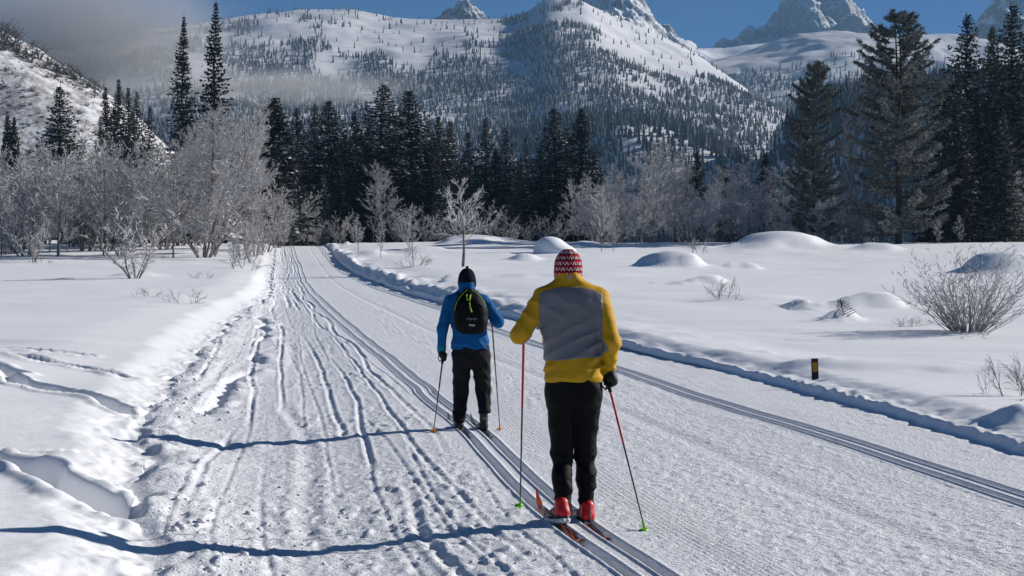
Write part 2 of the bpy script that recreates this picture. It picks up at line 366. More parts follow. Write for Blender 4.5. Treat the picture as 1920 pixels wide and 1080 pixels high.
M6 = Mount(4100, 430, 400, [(1760,120),(1815,72),(1838,40),(1852,22),(1870,-8),(1900,-16),(1960,-20),(2040,-12),(2120,60)], 1780, 2120, 62, 160, 1.15, 360, seed=47, ridge=.9, crest_n=3)
M6.build('rock_wall_at_edge', M_ROCKY, 110, 90, 12, None)
M7 = Mount(1250, 420, 350, [(1330,460),(1400,380),(1440,300),(1468,240),(1500,205),(1580,170),(1700,160),(1850,150),(2000,120),(2300,110)], 1330, 2300, 18, 160, 1.3, seed=53, ridge=.3)
M7.build('forested_slope_right', M_RIDGE, 110, 60, 10, None)
M8 = Mount(1500, 460, 300, [(300,330),(700,300),(950,262),(1080,226),(1150,218),(1230,228),(1300,248),(1345,282),(1392,330),(1450,400),(1600,460)], 200, 1560, 22, 170, 1.3, seed=59, ridge=.35)
M8.build('forested_foothill', M_RIDGE, 150, 60, 10, None)
# left hillside, quite close
HCREST = curve([(-330,95),(-220,84),(-160,70),(-136,60),(-122,52),(-109,44),(-95,31),(-80,12),(-71,2),(-60,0),(-30,0)])
class Hill:
    def z(s, X, Y):
        face = (.12*sstep(255, 380, Y)+.88*sstep(362, 430, Y))*(1-.9*sstep(432, 620, Y))
        run = np.clip(-X-38, 0, None)
        return 4.6+HCREST(X)*face+2.6*fbm(X/24, Y/24, 5, 63)*np.clip(run/20, 0, 1)+.5*fbm(X/5, Y/5, 3, 66)*np.clip(run/20, 0, 1)-1.5*(run <= 0)
HILL = Hill()
M_HILL = mat('patchy_shaded_snow', (.75,.76,.79), .8, .1); color_noise(M_HILL, .35, (.30,.29,.28), (.74,.75,.78), .42, .60, detail=8, rough=.7)  # thin snow over sage in patches, darkened so the colour holds the cloud's shade
X = np.linspace(-330, -36, 190); Y = np.linspace(250, 640, 140)
XX, YY = np.meshgrid(X, Y); ZZ = HILL.z(XX, YY); idx = np.arange(XX.size).reshape(XX.shape)
F = np.stack([idx[:-1, :-1], idx[:-1, 1:], idx[1:, 1:], idx[1:, :-1]], -1).reshape(-1, 4)
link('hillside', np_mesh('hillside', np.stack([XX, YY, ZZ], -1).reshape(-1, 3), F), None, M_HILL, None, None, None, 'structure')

# ------------------------------------------------------------------ far forest: tens of thousands of spruces that read as one mass
def frost_mat(name, dark, light, rough=.85, var=.0):
    m = mat(name, dark, rough, .1)
    a = N(m, 'Attribute'); a.attribute_name = 'frost'
    mix = N(m, 'Mix', data_type='RGBA'); L_(m, a.outputs['Fac'], mix.inputs[0])
    mix.inputs[6].default_value = (*dark, 1); mix.inputs[7].default_value = (*light, 1)
    out = mix.outputs[2]
    if var:
        oi = N(m, 'ObjectInfo'); hs = N(m, 'HueSaturation')
        mr = N(m, 'MapRange'); mr.inputs[3].default_value = 1-var; mr.inputs[4].default_value = 1+var
        L_(m, oi.outputs['Random'], mr.inputs[0]); L_(m, mr.outputs[0], hs.inputs['Value']); L_(m, out, hs.inputs['Color']); out = hs.outputs[0]
    L_(m, out, bsdf(m).inputs['Base Color']); return m
M_FARTREE = frost_mat('far_spruce', (.030,.042,.040), (.42,.45,.48))
def forest(name, mt, n, dens, hmin, hmax, label, seed, frost=.25, y_lo=None):
    r = np.random.default_rng(seed); pts = []
    got = 0
    while got < n:
        X = r.uniform(mt.x0, mt.x1, 30000); t = r.uniform(0.02, 1.02, 30000); Y = mt.yc(X)-mt.front*(1-t)
        px = 960+FPX*X/Y
        Z = mt.z(X, Y)
        d = dens(X, Y, Z, t, px)
        k = (r.random(30000) < d) & (px > -150) & (px < 2070)
        pts.append(np.stack([X[k], Y[k], Z[k]], -1)); got += k.sum()
    P = np.concatenate(pts)[:n]
    h = r.uniform(hmin, hmax, n)*(.7+.5*r.random(n)); w = h*r.uniform(.13, .2, n)
    ang = r.uniform(0, 6.28, n)[:, None]+np.arange(5)[None, :]*2*np.pi/5
    jit = r.uniform(.7, 1.25, (n, 5))
    def ring(zf, wf): return np.stack([P[:, 0:1]+np.cos(ang)*w[:, None]*wf*jit, P[:, 1:2]+np.sin(ang)*w[:, None]*wf*jit, P[:, 2:3]+h[:, None]*zf+0*ang], -1)
    tip = lambda zf: np.stack([P[:, 0]+.03*h*r.normal(size=n), P[:, 1], P[:, 2]+h*zf], -1)[:, None]
    V = np.concatenate([ring(.02, 1.), tip(.66), ring(.42, .72), tip(1.)], 1)          # 12 verts
    f = [(i, (i+1) % 5, 5) for i in range(5)]+[(6+i, 6+(i+1) % 5, 11) for i in range(5)]
    F = (np.array(f)[None]+np.arange(n)[:, None, None]*12).reshape(-1, 3)
    fr = np.clip(r.random((n, 1))*frost+r.random((n, 10))*frost*.8-.05, 0, 1).ravel()
    return link(name, np_mesh(name, V.reshape(-1, 3), F, False, {'frost': ('FACE', fr)}), None, M_FARTREE, label, 'forest', None, 'stuff')
def dens1(X, Y, Z, t, px):
    v = t
    streak = fbm(X/55+Y/160, Y/130-X/90, 4, 71)
    big = fbm(X/210, Y/260, 3, 75)
    b = 1.4-1.95*v+1.0*big+1.6*streak
    b = b-1.0*sstep(1060, 1250, px)*sstep(.45, .75, v)-.6*sstep(.93, 1.0, v)
    return np.clip(b*2.3-.5, 0.0, 1)*.97+.022
forest('mountain_forest', M1, 27000, dens1, 5, 9.5, 'scattered frosted spruce forest covering the big white mountain', 101, .32)
forest('foothill_forest', M8, 6500, lambda X, Y, Z, t, px: np.clip(.9+.6*fbm(X/60, Y/60, 3, 77), 0, 1), 8, 13, 'dense dark spruce forest on low foothill under the mountain', 102, .12)
forest('slope_forest', M7, 3000, lambda X, Y, Z, t, px: np.clip(.9+.3*fbm(X/60, Y/60, 3, 78), 0, 1), 9, 14, 'dark forest on steep slope behind the tall pines', 103, .06)
forest('shoulder_forest', M5, 4500, lambda X, Y, Z, t, px: np.clip(.8-1.5*sstep(.45, .85, t)+1.1*fbm(X/130+Y/300, Y/110, 4, 79), 0, 1), 9, 14, 'patchy spruce groves below the snowy shoulder', 104, .3)

# ------------------------------------------------------------------ air: thin haze, and the low cloud clinging to the slope
def volume_mat(name, color, density, noise=None):
    m = bpy.data.materials.new(name); m.use_nodes = True; nt = m.node_tree; nt.nodes.clear()
    v = nt.nodes.new('ShaderNodeVolumePrincipled'); v.inputs['Color'].default_value = (*color, 1); v.inputs['Density'].default_value = density
    o = nt.nodes.new('ShaderNodeOutputMaterial'); nt.links.new(v.outputs[0], o.inputs['Volume'])
    return m, v
def box_mesh(name, x0, x1, y0, y1, z0, z1):
    V = np.array([(x, y, z) for x in (x0, x1) for y in (y0, y1) for z in (z0, z1)])
    F = np.array([(0,1,3,2),(4,6,7,5),(0,4,5,1),(2,3,7,6),(0,2,6,4),(1,5,7,3)]); return np_mesh(name, V, F, False)
HAZE_D = 9.5e-5
hm, hv = volume_mat('thin_haze', (.33,.62,.95), HAZE_D)
link('haze', box_mesh('haze', -6600, 6600, -3600, 9600, -4, 880), None, hm, 'thin bluish winter haze filling the valley', 'haze', None, 'stuff')
def cloud(name, c, r, dens, scale, label, seed, thr=.42):
    bmV, bmF = [], []
    nu, nv = 24, 14
    for j in range(nv+1):
        for i in range(nu):
            th, ph = math.pi*j/nv, 2*math.pi*i/nu
            bmV.append((math.sin(th)*math.cos(ph), math.sin(th)*math.sin(ph), math.cos(th)))
    for j in range(nv):
        for i in range(nu): bmF.append((j*nu+i, (j+1)*nu+i, (j+1)*nu+(i+1) % nu, j*nu+(i+1) % nu))
    me = np_mesh(name, np.array(bmV), np.array(bmF))
    m, v = volume_mat(name, (.90,.94,1.0), dens)
    nt = m.node_tree
    tc = nt.nodes.new('ShaderNodeTexCoord')
    ln = nt.nodes.new('ShaderNodeVectorMath'); ln.operation = 'LENGTH'; nt.links.new(tc.outputs['Object'], ln.inputs[0])
    fall = nt.nodes.new('ShaderNodeMapRange'); fall.interpolation_type = 'SMOOTHSTEP'
    fall.inputs[1].default_value = 1.0; fall.inputs[2].default_value = .1; fall.inputs[3].default_value = 0; fall.inputs[4].default_value = 1
    nt.links.new(ln.outputs['Value'], fall.inputs[0])
    mp = nt.nodes.new('ShaderNodeMapping'); mp.inputs['Scale'].default_value = (r[0]/scale, r[1]/scale, r[2]/scale*1.3); mp.inputs['Location'].default_value = (seed, seed*2, 0)
    nt.links.new(tc.outputs['Object'], mp.inputs[0])
    nz = nt.nodes.new('ShaderNodeTexNoise'); nz.inputs['Scale'].default_value = 1; nz.inputs['Detail'].default_value = 4; nz.inputs['Roughness'].default_value = .55
    nt.links.new(mp.outputs[0], nz.inputs['Vector'])
    ad = nt.nodes.new('ShaderNodeMath'); ad.operation = 'MULTIPLY_ADD'; ad.inputs[1].default_value = .62; ad.inputs[2].default_value = 0
    nt.links.new(fall.outputs[0], ad.inputs[0]); nt.links.new(nz.outputs[0], ad.inputs[2])
    mr = nt.nodes.new('ShaderNodeMapRange'); mr.inputs[1].default_value = thr+.18; mr.inputs[2].default_value = thr+.62; mr.inputs[3].default_value = 0; mr.inputs[4].default_value = dens
    nt.links.new(ad.outputs[0], mr.inputs[0])
    mm = nt.nodes.new('ShaderNodeMath'); mm.operation = 'MULTIPLY'; nt.links.new(mr.outputs[0], mm.inputs[0]); nt.links.new(fall.outputs[0], mm.inputs[1])
    nt.links.new(mm.outputs[0], v.inputs['Density'])
    o = link(name, me, None, m, label, 'cloud', None, 'stuff', c); o.scale = r
    return o
def at(px, py, Y): return (pix(px, Y), Y, CAMH+(HOR-py)/FPX*Y)
cloud('cloud', at(150, 70, 1000), (138, 120, 70), .022, 27, 'grey bank of low cloud rolling off the hillside', 3.1, .30)
cloud('cloud', at(520, 165, 1000), (120, 80, 15), .026, 26, 'thin strip of mist across the forest behind the twin firs', 8.7, .30)
# ------------------------------------------------------------------ trees
class MB:
    """collects triangles with a frost value per face"""
    def __init__(s): s.v, s.f, s.a = [], [], []
    def tri(s, a, b, c, fr=0.):
        i = len(s.v); s.v += [a, b, c]; s.f.append((i, i+1, i+2)); s.a.append(fr)
    def tube(s, p, q, r0, r1, fr=0., n=3):
        d = (q-p)
        if d.length < 1e-6: return
        d = d.normalized(); u = d.orthogonal().normalized(); w = d.cross(u); i = len(s.v)
        for k in range(n):
            a = 2*math.pi*k/n; o = u*math.cos(a)+w*math.sin(a); s.v += [p+o*r0, q+o*r1]
        for k in range(n):
            k2 = (k+1) % n
            s.f += [(i+2*k, i+2*k2, i+2*k2+1), (i+2*k, i+2*k2+1, i+2*k+1)]; s.a += [fr, fr]
    def mesh(s, name, smooth=False): return np_mesh(name, np.array([tuple(v) for v in s.v]), np.array(s.f), smooth, {'frost': ('FACE', np.array(s.a))})
def rv(R, s=1.): return Vector((R.gauss(0, s), R.gauss(0, s), R.gauss(0, s)))

M_NEEDLE = frost_mat('spruce_needles', (.020,.030,.022), (.42,.43,.45), var=.25)
M_NEEDLEF = frost_mat('frosted_needles', (.030,.038,.032), (.40,.40,.40), var=.25)
M_PINE = frost_mat('pine_needles', (.026,.040,.026), (.47,.47,.45), var=.15)
M_BARK = mat('conifer_bark', (.06,.05,.045), .9, .1); color_noise(M_BARK, 3, (.035,.03,.027), (.10,.085,.075), stretch=((3,3,.4),))
M_TWIG = frost_mat('frosted_twigs', (.10,.09,.085), (.60,.59,.59), var=.18)
M_TWIGD = frost_mat('dark_twigs', (.07,.06,.055), (.74,.73,.74), var=.1)
M_ASPEN = mat('pale_bark', (.2,.18,.17), .9, .1); color_noise(M_ASPEN, 2.2, (.09,.08,.075), (.30,.28,.265), stretch=((2,2,.6),))
M_LOAD = snow_mat('branch_snow', .3, .3)

def conifer(seed, h, rad, density=1.0, frost=.1, droop=.25, gap=.0, narrow=1.0, up=.0, tuft=1.0, bare=.04, fork=False):
    """whorled branches with needle sprays; returns (trunk, crown, snow)"""
    R = random.Random(seed); tr, cr, sn = MB(), MB(), MB()
    tops = [(Vector((0, 0, 0)), h)]
    pts = [Vector((R.gauss(0, .004)*h*min(1, k), R.gauss(0, .004)*h*min(1, k), h*k/8)) for k in range(9)]
    for k in range(8): tr.tube(pts[k], pts[k+1], .011*h*(1-k/8.3)+.02, .011*h*(1-(k+1)/8.3)+.015, 0, 7)
    z = h*bare
    while z < h*.985:
        t = z/h
        L = rad*((1-t)**narrow)*(1.0 if t > .12 else .75+2*t)+.12
        nb = max(3, int((5.5+R.random()*2.5)*density))
        a0 = R.random()*6.28
        for k in range(nb):
            if R.random() < gap: continue
            a = a0+k*6.283/nb+R.gauss(0, .25); l = L*R.uniform(.55, 1.0)*(1.3 if R.random() < .16 else 1)
            o = Vector((math.cos(a), math.sin(a), 0)); side = Vector((-math.sin(a), math.cos(a), 0))
            dr = droop*(1.25-t)*R.uniform(.6, 1.4)-up*R.uniform(.5, 1.3)-.30*t*t
            p = Vector((pts[int(t*8)].x, pts[int(t*8)].y, z))
            nseg = max(2, int(l/.55)); q0 = p
            fb = frost*R.uniform(.2, 1.6)
            for s in range(nseg):
                f1 = (s+1)/nseg
                q1 = p+o*(l*f1)+Vector((0, 0, -dr*l*f1+.22*l*f1*f1*droop*1.6))+rv(R, .03*l*.3)
                if s == 0: tr.tube(q0, q1, .012+.006*l, .012, 0, 3)
                # sprays to either side, thinner towards the stem
                m = 3 if s else 2
                for j in range(int(m*tuft+R.random())):
                    for sd in (-1, 1):
                        b = q0.lerp(q1, R.random())
                        tp = min(1, .30+(1-t)*3.4); ll = (.36+.34*l*(1-.6*f1)*.42)*R.uniform(.7, 1.3)*tp
                        d = (o*R.uniform(.45, 1.)+side*sd*R.uniform(.45, 1.0)+Vector((0, 0, R.gauss(-.12+up*.8, .22)))).normalized()
                        wv = d.cross(Vector((0, 0, 1))+rv(R, .35)).normalized()*(.10+.07*ll)*R.uniform(.8, 1.3)*(.35+.65*tp)
                        tip = b+d*ll; mid = b+d*ll*.45
                        fr = min(1, max(0, fb*R.uniform(.1, 1.6)))
                        cr.tri(mid-wv, mid+wv, tip, fr); cr.tri(mid+wv, mid-wv, b-d*.06, fr*.6)
                        if R.random() < .35: cr.tri(mid-wv*.7, mid+wv*.7, mid+Vector((0, 0, -.20-.2*R.random()))+d*.12, fr*.3)
                q0 = q1
            b = q0; ts = min(1, .3+(1-t)*3.4); cr.tri(b-side*.09*ts, b+side*.09*ts, b+o*.34*ts+Vector((0, 0, .05)), min(1, fb))
            cr.tri(b-Vector((0,0,.08*ts)), b+Vector((0,0,.08*ts)), b+o*.3*ts, min(1, fb*.6))
            if R.random() < .14+frost*.3 and l > .8:
                c = p+o*(l*.66)+Vector((0, 0, -dr*l*.66+.12)); ex = R.uniform(.14, .30)
                ring = [c+o*(math.cos(g)*ex*1.5)+side*(math.sin(g)*ex)+Vector((0, 0, -.05-.3*ex*(math.cos(g) > .3))) for g in [i*6.283/7 for i in range(7)]]
                for i in range(7): sn.tri(ring[i], ring[(i+1) % 7], c+Vector((0, 0, .12*R.random()+.05)))
        z += (.30+.032*L)*(.8+.4*R.random())*(h/20)**.35/max(.7, density)
    b = pts[8]
    for k in range(10):
        a = k*2.4; zz = h*(.93+.068*k/10); cr.tri(Vector((0,0,zz)), Vector((0,0,zz+.12)), Vector((math.cos(a)*.35*(1.1-k/10), math.sin(a)*.35*(1.1-k/10), zz+.22)), frost*.4)
    return tr, cr, sn
def pine(seed, h, rad, frost=.5):
    """tall open pine: heavy upswept limbs that end in bottle-brush tufts"""
    R = random.Random(seed); tr, cr, sn = MB(), MB(), MB()
    lead = [(Vector((0, 0, 0)), 1.0, .0), (Vector((.55, .1, 0)), .985, .42)]
    def zp(z, off, start):
        k = max(0, min(1, (z/h-start)/.25)); return Vector((off.x*k+.10*math.sin(z*.35), off.y*k+.06*math.cos(z*.5), z))
    for off, top, start in lead:
        prev = zp(h*start, off, start)
        for k in range(1, 11):
            z = h*(start+(top-start)*k/10); q = zp(z, off, start); f0 = 1-(z/h)*.93
            tr.tube(prev, q, .014*h*(1-(z-h*(top-start)/10)/h*.9), .014*h*f0, 0, 8); prev = q
    def brush(p, d, n, ln, fr):
        for _ in range(n):
            v = (d*R.uniform(.2, 1.0)+rv(R, .62)).normalized(); w = v.cross(rv(R, 1)).normalized()*ln*.15
            b = p+d*R.uniform(-.16, .12); cr.tri(b-w, b+w, b+v*ln*R.uniform(.75, 1.25), min(1, fr*R.uniform(.25, 1.5)))
    z = h*.05
    while z < h*.985:
        t = z/h
        off, top, start = lead[1] if (t > .5 and R.random() < .45) else lead[0]
        prof_ = (1-t)**.55*(.58+.55*t) if t > .1 else .55
        L = rad*max(.1, prof_)*1.45+.25
        for k in range(R.choice((3, 4, 4, 5))):
            a = R.random()*6.283; l = L*R.uniform(.5, 1.15)
            o = Vector((math.cos(a), math.sin(a), 0)); side = Vector((-math.sin(a), math.cos(a), 0)); p = zp(z, off, start)
            rise = R.uniform(-.18, .10)+.45*t*t; n = max(2, int(l/.5)); q0 = p; fb = frost*R.uniform(.5, 1.3)*(1.15-.45*t)
            for s in range(n):
                f1 = (s+1)/n
                q1 = p+o*(l*f1)+Vector((0, 0, rise*l*f1+.28*l*f1*f1*(1-.5*t)-.06*l*math.sin(3.1*f1)))+rv(R, .04)
                tr.tube(q0, q1, .02+.012*l*(1-f1*.85), .015+.012*l*(1-f1), 0, 4)
                if f1 > .30:
                    for sd in (-1, 1):
                        for _ in range(2 if l > 1 else 1):
                            d = (o*R.uniform(.5, 1)+side*sd*R.uniform(.25, .9)+Vector((0, 0, R.uniform(-.1, .45)))).normalized()
                            b = q0.lerp(q1, R.random()); e = b+d*R.uniform(.25, .6)*(1.2-.5*f1)
                            tr.tube(b, e, .012, .008, 0, 3)
                            brush(e, d, 9, .48, fb); brush(b.lerp(e, .55), d, 7, .42, fb*.8)
                q0 = q1
            brush(q0, (o+Vector((0, 0, .5))).normalized(), 11, .48, fb)
            if R.random() < .10:
                c = p+o*l*.7+Vector((0, 0, rise*l*.7+.32)); ex = R.uniform(.2, .45)
                ring = [c+o*(math.cos(g)*ex*1.3)+side*(math.sin(g)*ex)+Vector((0, 0, -.12)) for g in [i*6.283/8 for i in range(8)]]
                for i in range(8): sn.tri(ring[i], ring[(i+1) % 8], c+Vector((0, 0, .12)))
        z += .36+.26*R.random()+.15*(1-t)
    return tr, cr, sn
def broadleaf(seed, h, spread=.35, stems=1, levels=5, twig=.016, frost=.85, lean=.12, upright=.5, first=.25, fan=3, curl=.28, tip_n=2, base_r=None):
    """bare tree or shrub: stems that fork down to frost-covered twigs"""
    R = random.Random(seed); tr, cr = MB(), MB()
    def grow(p, d, l, r, lev):
        n = 3 if lev < 3 else 2; q0 = p; dd = d; qs = []
        for s in range(n):
            dd = (dd+rv(R, curl*.45)+Vector((0, 0, .10*upright))).normalized()
            q1 = q0+dd*(l/n); r1 = r*(1-.32*(s+1)/n)
            fr = min(1, frost*(0.05+.33*lev)*R.uniform(.7, 1.25)); r0 = r*(1-.32*s/n)
            (tr if lev == 0 else cr).tube(q0, q1, r0, r1, fr if lev else frost*.08, 6 if lev == 0 else (4 if lev == 1 else 3))
            qs.append((q1, dd, r1)); q0 = q1
        if lev >= levels: return
        for (q, dq, rq) in qs[(1 if lev == 0 and n > 2 else 0):]:
            for _ in range(fan if lev < levels-1 else tip_n):
                if R.random() < .12: continue
                ax = rv(R).normalized(); nd = (dq*(1-spread*.45)+ax.cross(dq).normalized()*spread*R.uniform(.6, 1.5)+Vector((0, 0, upright*.35))).normalized()
                grow(q, nd, l*R.uniform(.48, .72), max(twig*.55, rq*R.uniform(.42, .62)), lev+1)
        grow(q0, dd, l*R.uniform(.55, .75), max(twig*.55, r*.55), lev+1)
    for s in range(stems):
        a = s*6.283/max(1, stems)+R.random(); ln = lean*R.uniform(.3, 1.4) if stems > 1 else lean*.4
        d = Vector((math.cos(a)*ln, math.sin(a)*ln, 1)).normalized()
        r = base_r if base_r else .010*h+.012
        grow(Vector((math.cos(a), math.sin(a), 0))*(.06*stems**.5*(stems > 1))-Vector((0, 0, .15)), d, h*(first+.1*R.random()), r*R.uniform(.8, 1.2), 0)
    zs = max(v.z for v in cr.v); k = h/zs                # grow to the wanted height
    for b in (tr, cr): b.v = [Vector((v.x*(.5+.5*k), v.y*(.5+.5*k), v.z*k)) for v in b.v]
    return tr, cr


def frost_tree(seed, h, stems=1, spread=.30, lean=.1, n_br=24, low=.10, r0=None, twig=.022, frost=.85, wander=.03, up=.75, peak=.42, subs=6, tips=4, stem_frost=.06):
    """bare tree: wandering leaders with side branches from near the ground to a wispy top, twigs thick with frost"""
    R = random.Random(seed); tr, cr = MB(), MB()
    for s in range(stems):
        a = s*6.283/stems+R.uniform(-.5, .5); ln = lean*R.uniform(.25, 1.25) if stems > 1 else lean*.4
        hh = h*(1 if s == 0 else R.uniform(.62, .98)); p = Vector((math.cos(a), math.sin(a), 0))*(.05*h*lean*(stems > 1)); p.z = -.12
        d = Vector((math.cos(a)*ln, math.sin(a)*ln, 1)).normalized(); rb = (r0 or .009*h+.012)*R.uniform(.75, 1.1); n = 11; pts = [p]
        bend = rv(R, wander)
        for k in range(n):
            d = (d+bend*.35+rv(R, wander)+Vector((0, 0, .02))).normalized(); pts.append(pts[-1]+d*(hh/n))
        for k in range(n): tr.tube(pts[k], pts[k+1], rb*(1-k/n*.93), rb*(1-(k+1)/n*.93), frost*min(1, stem_frost+.5*(k/n)**2), 6 if k < 6 else 4)
        nb = int(n_br*(1 if stems == 1 else .75))
        for i in range(nb):
            t = low+(.985-low)*(i+R.random())/nb; k = min(n-1, int(t*n)); q = pts[k].lerp(pts[k+1], t*n-k); dk = (pts[k+1]-pts[k]).normalized()
            sh = (t/peak)**.7 if t < peak else ((1-t)/(1-peak))**.75
            L = hh*spread*(.16+.84*sh)*R.uniform(.65, 1.25); b = R.random()*6.283
            dd = (Vector((math.cos(b), math.sin(b), 0))+dk*up*R.uniform(.6, 1.5)).normalized()
            m = 4; qs = [q]; rr = max(twig*.6, rb*(1-.93*t)*.55)
            for j in range(m):
                dd = (dd+rv(R, .16)+Vector((0, 0, .07))).normalized(); qs.append(qs[-1]+dd*(L/m))
            for j in range(m): cr.tube(qs[j], qs[j+1], rr*(1-.2*j), rr*(.8-.2*j)+.002, min(1, frost*(.35+.15*j)*R.uniform(.8, 1.2)), 3)
            for j in range(max(2, int(subs*min(1.4, L/1.2)+.5))):
                f = R.uniform(.15, 1); jj = min(m-1, int(f*m)); e = qs[jj].lerp(qs[jj+1], f*m-jj); dj = (qs[jj+1]-qs[jj]).normalized()
                ds = (dj+rv(R, .5)+Vector((0, 0, .12))).normalized(); ls = L*R.uniform(.22, .48)*(1.1-.5*f)+.12*h/9
                e2 = e+ds*ls*.5; e3 = e2+(ds+rv(R, .22)).normalized()*ls*.5
                cr.tube(e, e2, twig*.55, twig*.45, min(1, frost*R.uniform(.6, 1.1)), 3); cr.tube(e2, e3, twig*.45, twig*.2, min(1, frost*R.uniform(.7, 1.15)), 3)
                for _ in range(tips):
                    g = R.random(); c = e.lerp(e2, g*2) if g < .5 else e2.lerp(e3, g*2-1)
                    dt = (ds+rv(R, .55)+Vector((0, 0, .1))).normalized(); lt = ls*R.uniform(.3, .6); w = dt.cross(rv(R)).normalized()*twig*.62
                    cr.tri(c-w, c+w, c+dt*lt, min(1, frost*R.uniform(.65, 1.25)))
    return tr, cr

class Kind:
    def __init__(s, name, cat, trunk, crown, snow, mt, mc, h):
        s.name, s.cat, s.h = name, cat, h
        s.tm = trunk.mesh(name+'_trunk', True); s.cm = crown.mesh(name+'_crown'); s.sm = snow.mesh(name+'_snow', True) if snow and snow.f else None
        s.tm.materials.append(mt); s.cm.materials.append(mc)
        if s.sm: s.sm.materials.append(M_LOAD)
    def place(s, X, Y, h, label, group=None, wide=1.0, rot=None, name=None, z=None, tilt=0.0, parts=('trunk', 'crown')):
        z = Hs(X, Y) if z is None else z
        o = link(name or s.name, None, None, None, label, s.cat, group, None, (X, Y, z-.1))
        k = h/s.h; o.scale = (k*wide, k*wide, k); o.rotation_euler = (0, tilt, random.uniform(0, 6.28) if rot is None else rot)
        a = link(parts[0], s.tm, o); b = link(parts[1], s.cm, o)
        if s.cat in ('bush', 'shrub'): a['kind'] = 'stuff'; b['kind'] = 'stuff'
        if s.sm: link('snow_load', s.sm, o)['kind'] = 'stuff'
        return o
FIRS = [Kind('fir_tree', 'tree', *conifer(s, 28, 4.6, 1.05, .04, .36, .14, 1.05, 0, 1.05), M_BARK, M_NEEDLE, 28) for s in (1, 2)]
SPRUCE = [Kind('spruce_tree', 'tree', *conifer(10+s, 22, (5.6, 4.6, 6.2, 5.0)[s], 1.05, (.14, .26, .2, .1)[s], .20, .08, (.86, .8, .92, 1.0)[s], .06, 1.0), M_BARK, M_NEEDLEF, 22) for s in range(4)]
SPRUCE_S = [Kind('spruce_tree', 'tree', *conifer(20+s, 10, 2.3, 1.0, .28, .15, .05, .85, .05, 1.), M_BARK, M_NEEDLEF, 10) for s in range(2)]
PINES = [Kind('pine_tree', 'tree', *pine(30+s, 28, 5.8, .52), M_BARK, M_PINE, 28) for s in range(2)]
def bk(name, cat, seed, h, mt, mc, **k): return Kind(name, cat, *broadleaf(seed, h, **k), None, mt, mc, h)
def fk(name, cat, seed, h, mt, mc, **k): return Kind(name, cat, *frost_tree(seed, h, **k), None, mt, mc, h)
ASPEN = [fk('frosted_aspen', 'tree', 40+s, 9, M_ASPEN, M_TWIG, spread=.24+.03*s, n_br=34, low=.12, twig=.034, r0=.085, subs=7, tips=5, peak=.35+.06*s) for s in range(4)]
WILLOW = [fk('frosted_willow', 'shrub', 50+s, 6, M_ASPEN, M_TWIG, stems=7, spread=.22, lean=.5, n_br=22, low=.10, twig=.034, r0=.045, subs=6, tips=4, up=1.0, wander=.05) for s in range(4)]
BIRCH = [fk('frosted_birch', 'tree', 60+s, 17, M_ASPEN, M_TWIG, stems=4, spread=.25, lean=.17, n_br=62, low=.08, twig=.042, r0=.16, subs=8, tips=6, up=.8, wander=.035, peak=.45) for s in range(2)]

ORD = 'first second third fourth fifth sixth seventh eighth ninth tenth eleventh twelfth thirteenth fourteenth fifteenth sixteenth seventeenth eighteenth nineteenth twentieth twenty-first twenty-second twenty-third twenty-fourth twenty-fifth twenty-sixth twenty-seventh twenty-eighth'.split()
def nth(v, vals): return ORD[sorted(vals).index(v)]
# twin firs and the tall right-hand pines, spruces: (px, top row, distance, width)
def ht(py_top, Y, X): return CAMH+(HOR-py_top)/FPX*Y-Hs(X, Y)
def put(kind, px, top, Y, label, group=None, wide=1., rot=None, name=None):
    X = pix(px, Y); return kind.place(X, Y, ht(top, Y, X), label, group, wide, rot, name, tilt=random.gauss(0, .022))
put(FIRS[0], 342, 26, 205, 'tall narrow dark fir, the slightly shorter of the twin firs', None, .92)
put(FIRS[1], 400, 0, 210, 'tallest dark fir, its tip at the top of the picture, beside its twin', None, .98)
put(PINES[0], 1685, 24, 195, 'tall frosted pine with forked crown, tallest tree right of the trail', None, 1.12, .3)
put(PINES[1], 1525, 118, 200, 'slimmer frosted pine with knobbly top, standing before the snowy shoulder', None, .92, 1.2)
put(SPRUCE[0], 1802, 22, 230, 'broad black spruce just behind the forked pine', None, 1.1)
put(SPRUCE[1], 1902, 4, 215, 'tall black spruce cut by the right edge of the picture', None, 1.15)
G = 'dark spruces behind the forked pine'
RB = [(1795,135,205,.85),(1845,48,250,.7),(1868,46,255,.7),(1925,60,230,1.0),(1830,170,215,1.0),(1760,150,240,.8),(1965,40,230,1.1),(1885,200,200,.9)]
for (px, top, Y, w) in RB:
    put(random.choice(SPRUCE), px, top, Y, '%s from the left of the dark spruces crowded behind the forked pine' % nth(px, [q[0] for q in RB]), G, w)
put(SPRUCE[2], 113, 155, 235, 'lone round-topped evergreen standing before the white hillside', None, 1.25)
G = 'evergreens at the foot of the hillside'
RB = [(200,160,250,.75),(222,145,255,.8),(240,160,250,.8),(262,168,255,.7),(282,195,250,.7),(215,200,240,1.0),(250,205,240,1.0),(185,215,245,.8)]
for (px, top, Y, w) in RB:
    put(random.choice(SPRUCE), px, top, Y, '%s from the left of the close evergreens between hillside and twin firs' % nth(px, [q[0] for q in RB]), G, w)
for i, (px, top, w) in enumerate([(17, 212, .5), (29, 216, .5)]): put(SPRUCE_S[i], px, top, 240, ('small thin spruce at the left edge, taller of a pair', 'small thin spruce at the left edge, shorter of a pair')[i], None, w)
put(SPRUCE_S[0], 512, 180, 215, 'frosted grey spruce right behind the tall birch clump', None, 1.5)
G = 'spruces in the dark row behind the trail'
